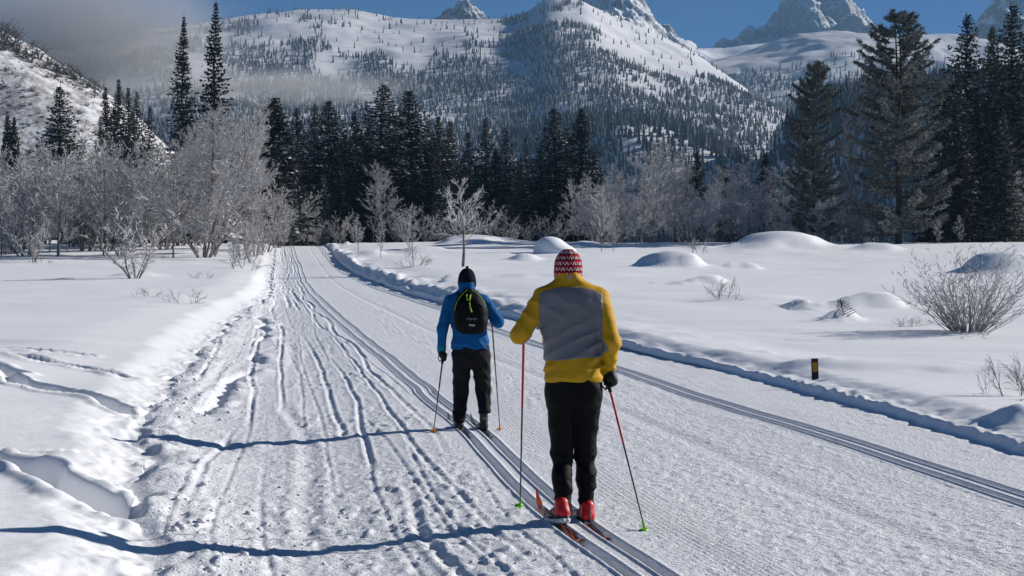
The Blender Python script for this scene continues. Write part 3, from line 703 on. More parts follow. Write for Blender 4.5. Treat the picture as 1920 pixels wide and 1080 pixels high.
row = [(565,200,265,1.0),(590,192,262,.9),(622,182,265,1.05),(668,205,268,.8),(645,250,255,.9),(712,156,258,1.12),(770,164,262,1.2),(690,235,250,1.0),(740,250,250,1.1),(822,215,265,.9),(850,222,270,.8),(805,260,255,1.0),(880,245,262,.9),(910,218,262,.95),(948,234,262,.8),(930,275,250,1.1),(990,255,262,.7),(865,285,250,1.0),(1046,198,258,.95),(1088,200,255,1.35),(1015,275,252,1.1),(975,290,248,1.0),(1065,290,250,1.0),(780,300,246,1.0),(608,320,240,.8),(720,300,245,.9),(1110,285,250,.9),(640,300,242,.8)]
for i, (px, top, Y, w) in enumerate(row):
    put(SPRUCE[i % 4], px, top, Y, {712: 'pointed spruce, tallest on the left of the dark row behind the trail', 770: 'wide spruce beside the tallest one in the dark row', 1088: 'big spruce with layered limbs closing the dark row on the right', 1046: 'spruce with sparse crown beside the layered one in the dark row'}.get(px, '%s spruce from the left in the dark row behind the trail' % nth(px, [q[0] for q in row])), None if px in (712, 770, 1088, 1046) else G, w*random.uniform(.95, 1.75))
for i, (px, top, Y, w) in enumerate([(823,312,228,.7),(840,330,226,.7),(1308,282,235,.9),(1365,305,240,.8),(1437,285,235,.8)]):
    put(SPRUCE_S[i % 2], px, top, Y, ['slim frosted young spruce before the dark row, taller of two', 'slim frosted young spruce before the dark row, shorter of two', 'frosted young spruce among bare trees, nearest the valley gap', 'small spruce among bare trees under the white avalanche gully', 'small dark spruce by the foot of the slimmer pine'][i], None, w)
# bare frosted thickets
G = 'thicket of frosted bare trees left of the trail'
R = random.Random(5)
for i in range(58):
    px = -60+i*8.2+R.uniform(-8, 8); Y = R.choice((158, 170, 185, 200))+R.uniform(-5, 5)
    top = 288+R.uniform(-40, 45)-35*math.exp(-((px-200)/70)**2)
    k = R.choice(ASPEN+WILLOW); put(k, px, top, Y, 'one of the frosted bare trees in the thicket before the hillside', G, R.uniform(1., 1.5))
put(BIRCH[0], 402, 168, 165, 'big frosted birch clump with pale leaning trunks beside the trail', None, 1.0, .4)
put(BIRCH[1], 462, 200, 178, 'frosted birch leaning over the trail, right of the big clump', None, .9)
put(BIRCH[0], 372, 215, 185, 'frosted birch half hidden behind the big clump and twin firs', None, .9, 2.4)
G = 'frosted bushes along the left edge of the trail'
RB = [(500,330,175),(520,300,190),(478,370,160),(455,385,152),(490,400,165),(540,330,215),(552,350,225),(530,380,205),(575,360,228),(440,420,150),(470,430,146)]
for (px, top, Y) in RB:
    put(R.choice(WILLOW), px, top, Y, '%s from the left of the frosted bushes lining the left trail edge' % nth(px, [q[0] for q in RB]), G, 1.0)
G = 'frosted bushes between trail end and dark spruces'
RB = [(606,392,222,1.2),(590,400,230,1.),(635,385,235,1.),(668,405,215,1.),(700,305,222,1.0),(722,312,225,1.0),(760,380,215,1.),(745,370,225,1.2),(800,380,220,1.1),(830,395,222,1.2),(905,360,222,1.1),(935,370,228,1.),(960,400,218,1.2),(990,405,222,1.3),(1020,385,225,1.1),(1050,395,220,1.2),(1075,330,225,.9),(858,390,226,1.2),(885,395,232,1.2)]
for (px, top, Y, w) in RB:
    put(R.choice(ASPEN if top < 340 else WILLOW), px, top, Y, '%s from the left of the frosted bushes below the dark spruce row' % nth(px, [q[0] for q in RB]), G, w)
G = 'frosted bare trees in the gap below the valley'
for i in range(72):
    px = 1090+i*8.1+R.uniform(-8, 8); Y = R.uniform(195, 240)
    top = 335+R.uniform(-40, 50)-55*math.exp(-((px-1250)/40)**2)+20*(px > 1560)
    put(R.choice(ASPEN+ASPEN+WILLOW), px, top, Y, 'one of the frosted bare trees between dark row and forked pine', G, R.uniform(1., 1.4))
RB = [(1905,320,205),(1935,340,210),(1870,390,200),(1800,400,195),(1760,410,190)]
for (px, top, Y) in RB:
    put(R.choice(ASPEN+WILLOW), px, top, Y, '%s from the left of the frosted trees below the right edge spruces' % nth(px, [q[0] for q in RB]), 'frosted bare trees at the right edge', 1.)
put(ASPEN[2], 1240, 262, 212, 'tall dark-stemmed bare tree, highest of the frosted trees right of centre', None, .8)
put(ASPEN[1], 1592, 130, 205, 'thin leafless tree between the two tall pines', None, .45)
# single saplings and bushes standing in the snow
def put_at(kind, px, py, top, label, wide=1., rot=None, name=None, **k):
    X, Y, Z = ground_at(px, py); z = Hs(X, Y)
    o = kind.place(X, Y, CAMH+(HOR-top)/FPX*Y-z+.1, label, None, wide, rot, name, z, **k); return o, X, Y
LONE = fk('bare_tree', 'tree', 75, 8, M_ASPEN, M_TWIGD, spread=.40, n_br=26, low=.30, twig=.034, r0=.17, subs=7, tips=4, up=.4, wander=.045, peak=.45, frost=.8)
put_at(LONE, 868, 500, 330, 'lone crooked bare tree in the field behind the blue skier', 1.0, 2.)
put_at(ASPEN[3], 775, 500, 385, 'thin frosted sapling in the field left of the lone crooked tree', .8)
put_at(ASPEN[0], 714, 484, 400, 'small frosted sapling by the snowbank where the trail narrows', .7)
put_at(ASPEN[1], 1128, 472, 345, 'frosted aspen behind the red hat, left of a pair', .8)
put_at(ASPEN[2], 1150, 472, 360, 'frosted aspen behind the red hat, right of a pair', .7)
put_at(ASPEN[0], 672, 472, 400, 'small frosted tree standing at the far snowbank', .9)
put_at(WILLOW[2], 62, 492, 372, 'frosted shrub on a short stem at the left edge', .9)
put_at(WILLOW[0], 252, 522, 378, 'large frosted willow shrub alone on the left snowfield', 1.7)
TH = dict(parts=('stems', 'crown'))
BUSH = fk('willow_bush', 'bush', 81, 2.5, M_TWIGD, M_TWIGD, stems=90, spread=.18, lean=.80, n_br=9, low=.2, twig=.0095, r0=.009, stem_frost=.4, subs=3, tips=2, up=1.1, wander=.06, frost=.75)
o, BX, BY = put_at(BUSH, 1815, 622, 420, 'large round frosted willow bush on the right snowfield', 1.35, 1., **TH)
SPRIG = [bk('twig_tuft', 'shrub', 90+s, .8, M_TWIGD, M_TWIGD, spread=.5, stems=5, levels=2, twig=.006, first=.45, fan=2, lean=.7, upright=.15, frost=.6, curl=.4, base_r=.009, tip_n=2) for s in range(3)]
for (px, py, top, lab, w) in [(1353, 562, 515, 'tiny bare sapling poking out of the right snowfield', .8), (1908, 745, 660, 'bare twigs on a snow mound at the right edge', .9), (350, 568, 536, 'dry twigs leaning from the snow on the left field', 1.3), (278, 556, 536, 'thin dry twigs beside a small snow lump on the left', 1.2),
                              (378, 522, 505, 'short dry twigs on the bank near the birch clump', 1.5), (455, 505, 470, 'frosted twigs hanging over the left bank of the trail', 1.6), (80, 494, 482, 'short twigs by the frosted shrub at the left edge', 1.8), (775, 500, 470, 'low bare shoots round the thin frosted sapling', 1.6), (1308, 474, 440, 'tiny bare shoot in front of the valley trees', 1.0), (1700, 612, 590, 'stray twigs beside the large round willow bush', 1.6)]:
    put_at(random.choice(SPRIG), px, py, top, lab, w, **TH)
# young fir sprig on its own mound
YF = MB(); YS = MB(); Rr = random.Random(4)
YS.tube(Vector((0,0,-.2)), Vector((-.10,0,.34)), .010, .005, .2, 5)
for k in range(7):
    z = .02+.045*k; p = Vector((-.10*(z+.02)/.36, 0, z)); l = .17*(1-k/9)
    for sd in (-1, 1):
        d = Vector((sd*.8, Rr.uniform(-.4, .4), .55)).normalized(); e = p+d*l; YS.tube(p, e, .006, .004, .2, 3)
        for j in range(22):
            b = p.lerp(e, Rr.random()); v = (d+rv(Rr, .6)).normalized(); w = v.cross(rv(Rr)).normalized()*.008; YF.tri(b-w, b+w, b+v*.03, .45+Rr.random()*.5)
for j in range(30):
    b = Vector((-.10,0,.34)).lerp(Vector((-.05,0,.18)), Rr.random()); v = (Vector((0,0,1))+rv(Rr, .7)).normalized(); w = v.cross(rv(Rr)).normalized()*.008; YF.tri(b-w, b+w, b+v*.045, Rr.random()*.8)
YK = Kind('young_fir', 'sapling', YS, YF, None, M_BARK, M_PINE, .36)
put_at(YK, 1588, 588, 560, 'tiny green fir sprig sticking out of a snow lump', 1.3, 0.)

# shrubs and stones on the left hillside
SHRUB = [fk('hillside_shrub', 'shrub', 110+s, 3, M_BARK, frost_mat('sage_%d' % s, (.055,.05,.045), (.30,.30,.31), var=.2), stems=9, spread=.26, lean=.75, n_br=14, low=.12, twig=.06, r0=.05, subs=4, tips=5, up=.6, wander=.08, frost=.5) for s in range(3)]
def hill_at(px, py):
    Y = np.linspace(256, 480, 1500); X = pix(px, Y); zz = HILL.z(X, Y); row = HOR+(CAMH-zz)/Y*FPX
    ok = row <= py
    if not ok.any(): i = int(np.argmin(row))
    else: i = int(np.argmax(ok))
    return float(X[i]), float(Y[i]), float(zz[i])
G = 'shrubs along the hillside crest'
RB = [(8,95,52),(22,88,40),(35,100,36),(48,110,30),(60,118,32),(75,112,34),(88,130,22),(95,125,26),(108,135,26),(118,140,30),(128,142,28),(138,150,24),(148,150,26),(156,160,22),(166,165,24),(176,166,26),(186,172,24),(196,185,24),(178,180,20),(60,92,20),(30,60,26),(5,70,40),(140,140,18)]
for i, (px, py, h) in enumerate(RB):
    X, Y, Z = hill_at(px, py); SHRUB[i % 3].place(X, Y, h*Y/FPX*1.05, '%s from the left of the dark shrubs lining the hillside crest' % nth((px, py), [q[:2] for q in RB]), G, random.uniform(1., 1.5), z=Z)
G = 'small shrubs scattered on the hillside face'
RB = [(90,147,14),(62,172,16),(110,145,22),(10,166,12),(70,180,10),(40,200,9),(25,140,8),(120,205,12),(150,215,14),(75,215,8),(15,215,9),(55,238,8),(165,200,14),(130,178,10)]
for i, (px, py, h) in enumerate(RB):
    X, Y, Z = hill_at(px, py); SHRUB[i % 3].place(X, Y, h*Y/FPX, '%s from the left of the small shrubs on the hillside face' % nth((px, py), [q[:2] for q in RB]), G, random.uniform(1., 1.6), z=Z)
r = np.random.default_rng(15); n = 1900
tx = r.uniform(-150, -75, n*4); ty = r.uniform(362, 432, n*4); k = (fbm(tx/9, ty/14, 3, 120)+.25*r.random(n*4)) > .02; tx, ty = tx[k][:n], ty[k][:n]; n = len(tx)
tz = HILL.z(tx, ty); V = []; F = []; A = []
for i in range(n):
    s = r.uniform(.15, .6)
    for j in range(4):
        a = r.uniform(0, 6.28); b = np.array([tx[i]+r.normal()*s*.5, ty[i]+r.normal()*s*.5, tz[i]-.1]); w = np.array([math.cos(a), math.sin(a), 0])*s*.5
        q = len(V); V += [b-w, b+w, b+np.array([r.normal()*.3*s, r.normal()*.3*s, s*r.uniform(.7, 1.3)])]; F.append((q, q+1, q+2)); A.append(r.random()*.5)
link('dry_grass', np_mesh('dry_grass', np.array(V), np.array(F), False, {'frost': ('FACE', np.array(A))}), None, SHRUB[0].cm.materials[0], 'dry grass tufts speckling the white hillside', 'grass', None, 'stuff')
# ------------------------------------------------------------------ skiers: smooth bodies and clothes grown from distance fields
def cap(P, a, b, r0, r1):
    a = np.array(a, float); b = np.array(b, float); ba = b-a; x = P[0]-a[0]; y = P[1]-a[1]; z = P[2]-a[2]
    t = np.clip((x*ba[0]+y*ba[1]+z*ba[2])/max(1e-9, ba@ba), 0, 1)
    return np.sqrt((x-t*ba[0])**2+(y-t*ba[1])**2+(z-t*ba[2])**2)-(r0+(r1-r0)*t)
def ell(P, c, r):
    x, y, z = (P[0]-c[0])/r[0], (P[1]-c[1])/r[1], (P[2]-c[2])/r[2]
    k = np.sqrt(x*x+y*y+z*z); return (k-1)*min(r)
def smin(a, b, k):
    h = np.clip(.5+.5*(b-a)/k, 0, 1); return b*(1-h)+a*h-k*h*(1-h)
def sections(P, S, n=2.3, zcap=True):
    """S rows: z, cx, cy, a, b"""
    S = sorted(S); f = [curve([(s[0], s[i]) for s in S]) for i in (1, 2, 3, 4)]
    z = P[2]; cx, cy, a, b = f[0](z), f[1](z), f[2](z), f[3](z)
    q = (np.abs((P[0]-cx)/a)**n+np.abs((P[1]-cy)/b)**n)**(1/n)
    d = (q-1)*np.minimum(a, b)
    return np.maximum(d, np.maximum(S[0][0]-z, z-S[-1][0])) if zcap else d
def nets(f, lo, hi, h):
    lo = np.array(lo, float); n = np.ceil((np.array(hi)-lo)/h).astype(int)+1
    g = [lo[i]+h*np.arange(n[i]) for i in range(3)]
    P = np.meshgrid(*g, indexing='ij'); D = f(P).astype(np.float64)
    ins = D < 0; c = tuple(k-1 for k in n); S = np.zeros(c+(3,)); C = np.zeros(c)
    def sub(A, o): return A[o[0]:o[0]+c[0], o[1]:o[1]+c[1], o[2]:o[2]+c[2]]
    for ax in range(3):
        for u in (0, 1):
            for v in (0, 1):
                o0 = [0, 0, 0]; o0[(ax+1) % 3] = u; o0[(ax+2) % 3] = v; o1 = list(o0); o1[ax] = 1
                a, b = sub(D, o0), sub(D, o1); m = (a < 0) != (b < 0)
                t = np.where(m, a/np.where(a == b, 1, a-b), 0)
                for k in range(3): S[..., k] += np.where(m, o0[k]+(t if k == ax else 0), 0)
                C += m
    act = C > 0; idx = np.full(c, -1); idx[act] = np.arange(act.sum())
    cell = np.argwhere(act); V = lo+h*(cell+S[act]/C[act][:, None])
    F = []
    for ax in range(3):
        b1, b2 = (ax+1) % 3, (ax+2) % 3
        s0 = [slice(0, None)]*3; s0[ax] = slice(0, -1); s1 = list(s0); s1[ax] = slice(1, None)
        A, B = ins[tuple(s0)], ins[tuple(s1)]; e = np.argwhere(A != B)
        e = e[(e[:, b1] > 0) & (e[:, b2] > 0) & (e[:, b1] < c[b1]) & (e[:, b2] < c[b2])]
        if not len(e): continue
        def at_(d1, d2):
            q = e.copy(); q[:, b1] += d1; q[:, b2] += d2; return idx[q[:, 0], q[:, 1], q[:, 2]]
        quad = np.stack([at_(-1, -1), at_(0, -1), at_(0, 0), at_(-1, 0)], 1)
        fl = A[e[:, 0], e[:, 1], e[:, 2]]; quad[~fl] = quad[~fl][:, ::-1]; F.append(quad)
    F = np.concatenate(F); return V, F[(F >= 0).all(1)]
def grow_part(name, f, lo, hi, h, parent, m, label=None):
    V, F = nets(f, lo, hi, h)
    return link(name, np_mesh(name, V, F), parent, m, label)
def surf_y(f, x, z, y0=-.6, y1=.2):
    y = np.linspace(y0, y1, 800); d = f([np.full(800, x), y, np.full(800, z)]); i = int(np.argmax(d < 0)); return float(y[i])
def tubes(name, path, r, parent, m, n=8):
    b = MB(); path = [Vector(p) for p in path]
    rr = r if isinstance(r, (list, tuple)) else [r]*len(path)
    for k in range(len(path)-1): b.tube(path[k], path[k+1], rr[k], rr[k+1], 0, n)
    for p, q, ra in ((path[0], path[1], rr[0]), (path[-1], path[-2], rr[-1])):       # end caps
        d = (q-p).normalized(); u = d.orthogonal().normalized(); w = d.cross(u)
        ring = [p+u*math.cos(6.2832*k/n)*ra+w*math.sin(6.2832*k/n)*ra for k in range(n)]
        for k in range(n): b.tri(ring[k], ring[(k+1) % n], p-d*ra*.3)
    return link(name, b.mesh(name, True), parent, m)

def fabric(name, c, rough=.75, folds=.35, scale=9, spec=.2, stretch=((1, 1, 1.8),), weave=.12, var=.25):
    m = mat(name, c, rough, spec)
    n0 = noise_node(m, 5, 3); d = tuple(v*(1-var) for v in c); r = ramp(m, n0.outputs[0], [(.3, d), (.7, c)]); L_(m, r.outputs[0], bsdf(m).inputs['Base Color'])
    n1 = noise_node(m, scale, 3, .5, stretch=stretch); n2 = noise_node(m, 420, 2)
    p = add_bump(m, n1.outputs[0], folds, .03); add_bump(m, n2.outputs[0], weave, .002, p); return m
F_YEL = fabric('yellow_softshell', (.54, .30, .010), .7, .32, 10)
F_GREY = fabric('grey_wind_panel', (.150, .150, .160), .5, .30, 7, .4, ((.9, 1, 1.5), (0, .5, 0)), var=.12)
F_BLK = fabric('black_stretch_cloth', (.003, .003, .0036), .65, .4, 12, .12)
F_PANT = fabric('charcoal_cloth', (.010, .010, .012), .75, .45, 11, .15)
F_BLUE = fabric('blue_fleece', (.004, .105, .30), .8, .35, 11, .15)
F_TEAL = fabric('teal_cuff', (.005, .20, .30), .8, .2, 11, .15)
F_NAVY = fabric('navy_knit', (.007, .007, .017), .9, .25, 30, .1)
F_GLOVE = fabric('black_glove', (.012, .012, .013), .6, .3, 25, .35)
M_SKIN = mat('skin', (.48, .26, .18), .55, .35); color_noise(M_SKIN, 14, (.42,.20,.14), (.52,.30,.21))
M_HAIR = mat('grey_hair', (.16, .14, .12), .7, .2); color_noise(M_HAIR, 60, (.09,.08,.07), (.24,.22,.2))
def plain(name, c, rough=.5, spec=.4, metallic=0., s=18, k=.75):
    m = mat(name, c, rough, spec, metallic); color_noise(m, s, tuple(v*k for v in c), c); return m
P_RED = plain('red_boot', (.62, .012, .012), .45); P_WHITE = plain('white_sole', (.66, .66, .66), .5); P_DARK = plain('dark_plastic', (.012, .012, .013), .4)
P_LIME = plain('lime_plastic', (.20, .62, .01), .5); P_ORAN = plain('orange_plastic', (.75, .28, .004), .5); P_REDSH = plain('red_shaft', (.45, .010, .014), .3)
P_GREYSH = plain('carbon_shaft', (.045, .047, .05), .3); P_CORK = plain('cork', (.30, .19, .10), .8); P_SKI = plain('orange_ski', (.52, .085, .015), .35, .5, 0, 6, .6)
P_SKIG = plain('grey_ski', (.16, .17, .18), .35, .5, 0, 6, .6); P_STEEL = plain('steel', (.5, .5, .5), .35, .5, .9); P_PIPE = plain('lime_piping', (.36, .55, .008), .55); P_TAG = plain('tan_tag', (.42, .26, .09), .7); P_LOGO = plain('grey_print', (.28, .28, .3), .6)

# patterned hat: zigzag bands in red, white and black, worked out from angle and height
M_HAT = mat('patterned_knit', (.5, .02, .03), .9, .1)
def hat_nodes(m, c, z0, band):
    tc = N(m, 'TexCoord'); sp = N(m, 'SeparateXYZ'); L_(m, tc.outputs['Object'], sp.inputs[0])
    def op(o, a, b=None, c_=None):
        n = N(m, 'Math', operation=o)
        for i, v in enumerate((a, b, c_)):
            if v is None: continue
            if isinstance(v, (int, float)): n.inputs[i].default_value = v
            else: L_(m, v, n.inputs[i])
        return n.outputs[0]
    ang = op('ARCTAN2', op('SUBTRACT', sp.outputs[1], c[1]), op('SUBTRACT', sp.outputs[0], c[0]))
    u = op('MULTIPLY', ang, 13/6.2832); v = op('DIVIDE', op('SUBTRACT', sp.outputs[2], z0), band)
    row = op('FLOOR', v); u = op('ADD', u, op('MULTIPLY', row, .5))
    fu = op('FRACT', op('ADD', u, 50)); fv = op('FRACT', v)
    tri = op('MULTIPLY', op('ABSOLUTE', op('SUBTRACT', fu, .5)), 2)         # 0 centre .. 1 edge
    d1 = op('SUBTRACT', op('SUBTRACT', 1, tri), fv)                          # >0 inside an upright triangle
    inner = op('LESS_THAN', op('SUBTRACT', op('SUBTRACT', .55, op('MULTIPLY', tri, 1.5)), op('MULTIPLY', fv, .8)), 0)
    line = op('LESS_THAN', op('ABSOLUTE', d1), .17); band_ = op('LESS_THAN', fv, .14); up = op('GREATER_THAN', d1, 0)
    red, wht, blk = (.42, .012, .02, 1), (.60, .55, .57, 1), (.018, .008, .012, 1)
    def mix(f, a, b):
        n = N(m, 'Mix', data_type='RGBA'); L_(m, f, n.inputs[0])
        for i, q in ((6, a), (7, b)):
            if isinstance(q, tuple): n.inputs[i].default_value = q
            else: L_(m, q, n.inputs[i])
        return n.outputs[2]
    streak = op('LESS_THAN', op('FRACT', op('MULTIPLY', u, 4)), .42)
    col = mix(up, mix(streak, red, mix(op('GREATER_THAN', fv, .62), wht, red)), mix(inner, red, mix(streak, wht, wht)))
    col = mix(line, col, blk); col = mix(band_, col, blk)
    L_(m, col, bsdf(m).inputs['Base Color'])
    n = noise_node(m, 160, 2); add_bump(m, n.outputs[0], .35, .006)

def head_sdf(c, s=1.0):
    def f(P):
        d = ell(P, (c[0], c[1]-.01*s, c[2]+.02*s), (.077*s, .095*s, .105*s))
        d = smin(d, ell(P, (c[0], c[1]+.03*s, c[2]-.05*s), (.058*s, .066*s, .075*s)), .03)      # jaw
        d = smin(d, cap(P, (c[0], c[1]+.098*s, c[2]+.005*s), (c[0], c[1]+.112*s, c[2]-.028*s), .009*s, .014*s), .012)   # nose
        d = smin(d, cap(P, (c[0]-.02*s, c[1]+.088*s, c[2]-.062*s), (c[0]+.02*s, c[1]+.088*s, c[2]-.062*s), .007*s, .007*s), .01)  # lips
        for sx in (-1, 1):
            d = smin(d, ell(P, (c[0]+sx*.077*s, c[1]-.005*s, c[2]-.005*s), (.012*s, .022*s, .033*s)), .008)             # ears
            d = np.maximum(d, -ell(P, (c[0]+sx*.032*s, c[1]+.098*s, c[2]+.018*s), (.016*s, .016*s, .011*s)))             # eye sockets
        return d
    return f
def body_part(root, head, hs, neck, torso, limbs, label=None):
    """one continuous skin body under the clothes"""
    hf = head_sdf(head, hs)
    def f(P):
        d = smin(hf(P), cap(P, head, neck, .052, .058), .03)
        d = smin(d, sections(P, torso), .05)
        for (a, b, r0, r1) in limbs: d = smin(d, cap(P, a, b, r0, r1), .04)
        return d
    allp = [head]+[p for l in limbs for p in l[:2]]
    lo = np.min(allp, 0)-.16; hi = np.max(allp, 0)+.18
    return grow_part('body', f, lo, hi, .016, root, M_SKIN, label)
def glove(root, G, axis, wrist, m):
    """closed hand: palm, four fingers and thumb curled round a pole grip at G along axis"""
    G = np.array(G); a = np.array(axis, float); a /= np.linalg.norm(a); w = np.array(wrist)-G; w -= a*(w@a); w /= np.linalg.norm(w)+1e-9; n = np.cross(a, w)
    def pt(ang, r, off): return G+a*off+(w*math.cos(ang)+n*math.sin(ang))*r
    ch = []
    for i, (ln, ro) in enumerate(((1.0, .0095), (1.08, .0098), (1.0, .0093), (.84, .0083))):
        o = .030-.0195*i
        an = [.55, 1.35, 2.35*ln, 3.5*ln, 4.3*ln]; ra = [.043, .040, .031, .027, .026]
        for k in range(4): ch.append((pt(an[k], ra[k], o), pt(an[k+1], ra[k+1], o-.002*k), ro*(1.12-.06*k), ro*(1.06-.07*k)))
    th = [pt(-.25, .045, .018), pt(-.9, .042, .038), pt(-1.7, .033, .046), pt(-2.5, .029, .045)]
    tc = [(th[k], th[k+1], .0135-.0015*k, .012-.0015*k) for k in range(3)]
    W = np.array(wrist)
    def f(P):
        d = cap(P, pt(.45, .048, .026), pt(.45, .046, -.026), .021, .019)
        d = smin(d, cap(P, pt(-.2, .052, .012), pt(.2, .055, -.018), .022, .02), .02)
        d = smin(d, cap(P, pt(.1, .058, 0), W, .024, .030), .03)
        for c in tc: d = smin(d, cap(P, *c), .007)
        for c in ch: d = smin(d, cap(P, *c), .004)
        return smin(d, cap(P, W-.02*(W-G), W+.25*(W-G), .036, .039), .015)
    pts = [c[0] for c in ch]+[c[1] for c in ch]+th+[W+.25*(W-G)]
    return grow_part('glove', f, np.min(pts, 0)-.06, np.max(pts, 0)+.06, .0052, root, m)
def ski_boot(root, heel, tdir, pitch, m, msole, cuff, mcuff=None):
    """heel: ground point under the heel (local); tdir: toe direction in plan"""
    t = np.array([tdir[0], tdir[1], 0.]); t /= np.linalg.norm(t); s = np.array([t[1], -t[0], 0]); h0 = np.array(heel, float)
    cp, sp = math.cos(pitch), math.sin(pitch); toe = h0+t*.24+np.array([0, 0, .0])
    def loc(q): # local boot coords -> person coords, pitched about the toe
        y, z = q[1]-.24, q[2]; return toe+s*q[0]+t*(y*cp+z*sp)+np.array([0, 0, 1.])*(z*cp-y*sp)
    A = lambda *q: loc(np.array(q, float))
    def shoe(P):
        d = cap(P, A(0, -.006, .060), A(0, .11, .058), .040, .040)
        d = smin(d, cap(P, A(0, .10, .054), A(0, .235, .042), .040, .031), .03)
        return smin(d, cap(P, A(0, -.004, .07), A(0, .008, cuff), .042, .046), .03)
    def sole(P):
        d = np.minimum(cap(P, A(-.016, -.028, .014), A(-.018, .25, .014), .022, .018), cap(P, A(.016, -.028, .014), A(.018, .25, .014), .022, .018))
        return smin(d, np.minimum(cap(P, A(0, .1, .02), A(0, .2, .02), .042, .04), 9), .02)
    lo, hi = np.minimum(A(0,-.1,0), A(0,.3,0))-.12, np.maximum(A(0,-.1,cuff), A(0,.3,cuff))+.12
    lo[2] = h0[2]-.05
    b = grow_part('boot', shoe, lo, hi, .008, root, m)
    def sole2(P): return np.maximum(sole(P), (P[2]-h0[2]-.06) if pitch == 0 else sole(P))
    so = grow_part('sole', sole, lo, hi, .008, b, msole)
    def rand_(P): return np.maximum(shoe(P)-.0035, np.maximum(P[2]-A(0, 0, .052)[2]-.25*((P[0]-A(0,0,0)[0])*t[0]+(P[1]-A(0,0,0)[1])*t[1])*(pitch == 0), -9))
    grow_part('rand', rand_, lo, hi, .007, b, P_DARK)
    return b, A, shoe, t, s
def text_part(name, body, size, loc, rot, parent, m, shear=0., extrude=.0012):
    c = bpy.data.curves.new(name, 'FONT'); c.body = body; c.size = size; c.extrude = extrude; c.shear = shear; c.align_x = 'CENTER'; c.align_y = 'CENTER'; c.resolution_u = 2
    tmp = bpy.data.objects.new(name, c); COL.objects.link(tmp); bpy.context.view_layer.update()
    me = bpy.data.meshes.new_from_object(tmp.evaluated_get(bpy.context.evaluated_depsgraph_get())); bpy.data.objects.remove(tmp); me.materials.clear()
    o = link(name, me, parent, m); o.location = loc; o.rotation_euler = rot; return o
def ski(name, X, Y, tdir, front, rear, m, mbase, label, group, lift=0.):
    t = Vector((tdir[0], tdir[1], 0)).normalized(); s = Vector((t.y, -t.x, 0))
    n = 40; V = []; F = []
    for i in range(n+1):
        q = i/n; d = -rear+(front+rear)*q
        w = .0235*(1 if q < .86 else max(.12, 1-((q-.86)/.14)**2.2*.9)); w *= (1 if q > .04 else .6+.4*q/.04)
        up = .0 if q < .84 else .115*((q-.84)/.16)**2
        up += .03*max(0, (.06-q)/.06)+.012*math.sin(math.pi*min(1, q/.84))
        th = .007+.016*math.sin(math.pi*min(1, max(0, q)))
        for (sx, sz) in ((-1, 0), (1, 0), (1, 1), (-1, 1)): V.append(tuple(t*d+s*sx*w+Vector((0, 0, up+sz*th))))
    for i in range(n):
        a = i*4
        for k in range(4): F.append((a+k, a+(k+1) % 4, a+4+(k+1) % 4, a+4+k))
    F += [(0, 1, 2, 3), (n*4+3, n*4+2, n*4+1, n*4)]
    z = min(Hs(X, Y), Hs(X+t.x*.4, Y+t.y*.4), Hs(X-t.x*.4, Y-t.y*.4))
    root = link(name, None, None, None, label, 'ski', group, None, (X, Y, z+.004))
    link('ski_body', np_mesh(name, np.array(V), np.array(F), False), root, m)
    gz = .030
    top = [tuple(t*d+Vector((0, 0, gz+.0045))) for d in (-.55, -.3, 0, .3, .6)]
    b = MB()
    for k in range(4):
        p, q = Vector(top[k]), Vector(top[k+1])
        for a1, a2, a3 in ((p-s*.012, p+s*.012, q+s*.012), (p-s*.012, q+s*.012, q-s*.012)): b.tri(a1, a2, a3)
    link('stripe', b.mesh('stripe'), root, mbase)
    bb = MB()
    for d0, d1, hw, hh in ((-.06, .10, .019, .018), (.10, .26, .015, .012), (.22, .30, .021, .026)):
        p, q = t*d0+Vector((0, 0, gz+hh*.5)), t*d1+Vector((0, 0, gz+hh*.5)); bb.tube(p, q, hw, hw*.9, 0, 6)
    link('binding', bb.mesh('binding', True), root, P_DARK); return root, z
def pole(G, tip, m_up, m_low, m_basket, label, group, split=.45, half=True):
    G, tip = Vector(G), Vector(tip); ax = (G-tip).normalized(); Lp = (G-tip).length
    root = link('ski_pole', None, None, None, label, 'ski pole', group, None, tuple(tip)); O = Vector((0, 0, 0))
    f = lambda k: tuple(ax*Lp*k)
    tubes('lower_shaft', [f(.02), f(1-split)], [.0045, .0068], root, m_low); tubes('upper_shaft', [f(1-split), f(.985)], [.0078, .0088], root, m_up)
    e = Vector(f(1)); tubes('grip', [e-ax*.075, e-ax*.03, e+ax*.03, e+ax*.07, e+ax*.085], [.0135, .0165, .0145, .0175, .010], root, P_DARK, 10)
    sd = ax.cross(Vector((0, 1, 0))).normalized()
    tubes('strap', [e+ax*.07, e+ax*.05+sd*.035, e-ax*.01+sd*.05+Vector((0,-.03,0)), e-ax*.05+sd*.03+Vector((0,-.04,0)), e-ax*.03], .005, root, P_DARK, 5)
    # basket: half disc with a cone hub, tip below
    b = MB(); c = ax*.055; u = ax.orthogonal().normalized(); w = ax.cross(u)
    for k in range(16):
        a0, a1 = k*math.pi*2/16, (k+1)*math.pi*2/16
        r0, r1 = [(.040 if (not half or math.sin(a) > -.2) else .020) for a in (a0, a1)]
        p, q = c+(u*math.cos(a0)+w*math.sin(a0))*r0, c+(u*math.cos(a1)+w*math.sin(a1))*r1
        b.tri(p, q, c+ax*.012); b.tri(q, p, c-ax*.012); 
    b.tube(c-ax*.04, c+ax*.045, .006, .010, 0, 8)
    link('basket', b.mesh('basket'), root, m_basket); tubes('tip', [f(0), tuple(ax*.03)], [.002, .0045], root, P_STEEL, 6); return root

TD = (-.155, 1.0)          # heading of the tracks
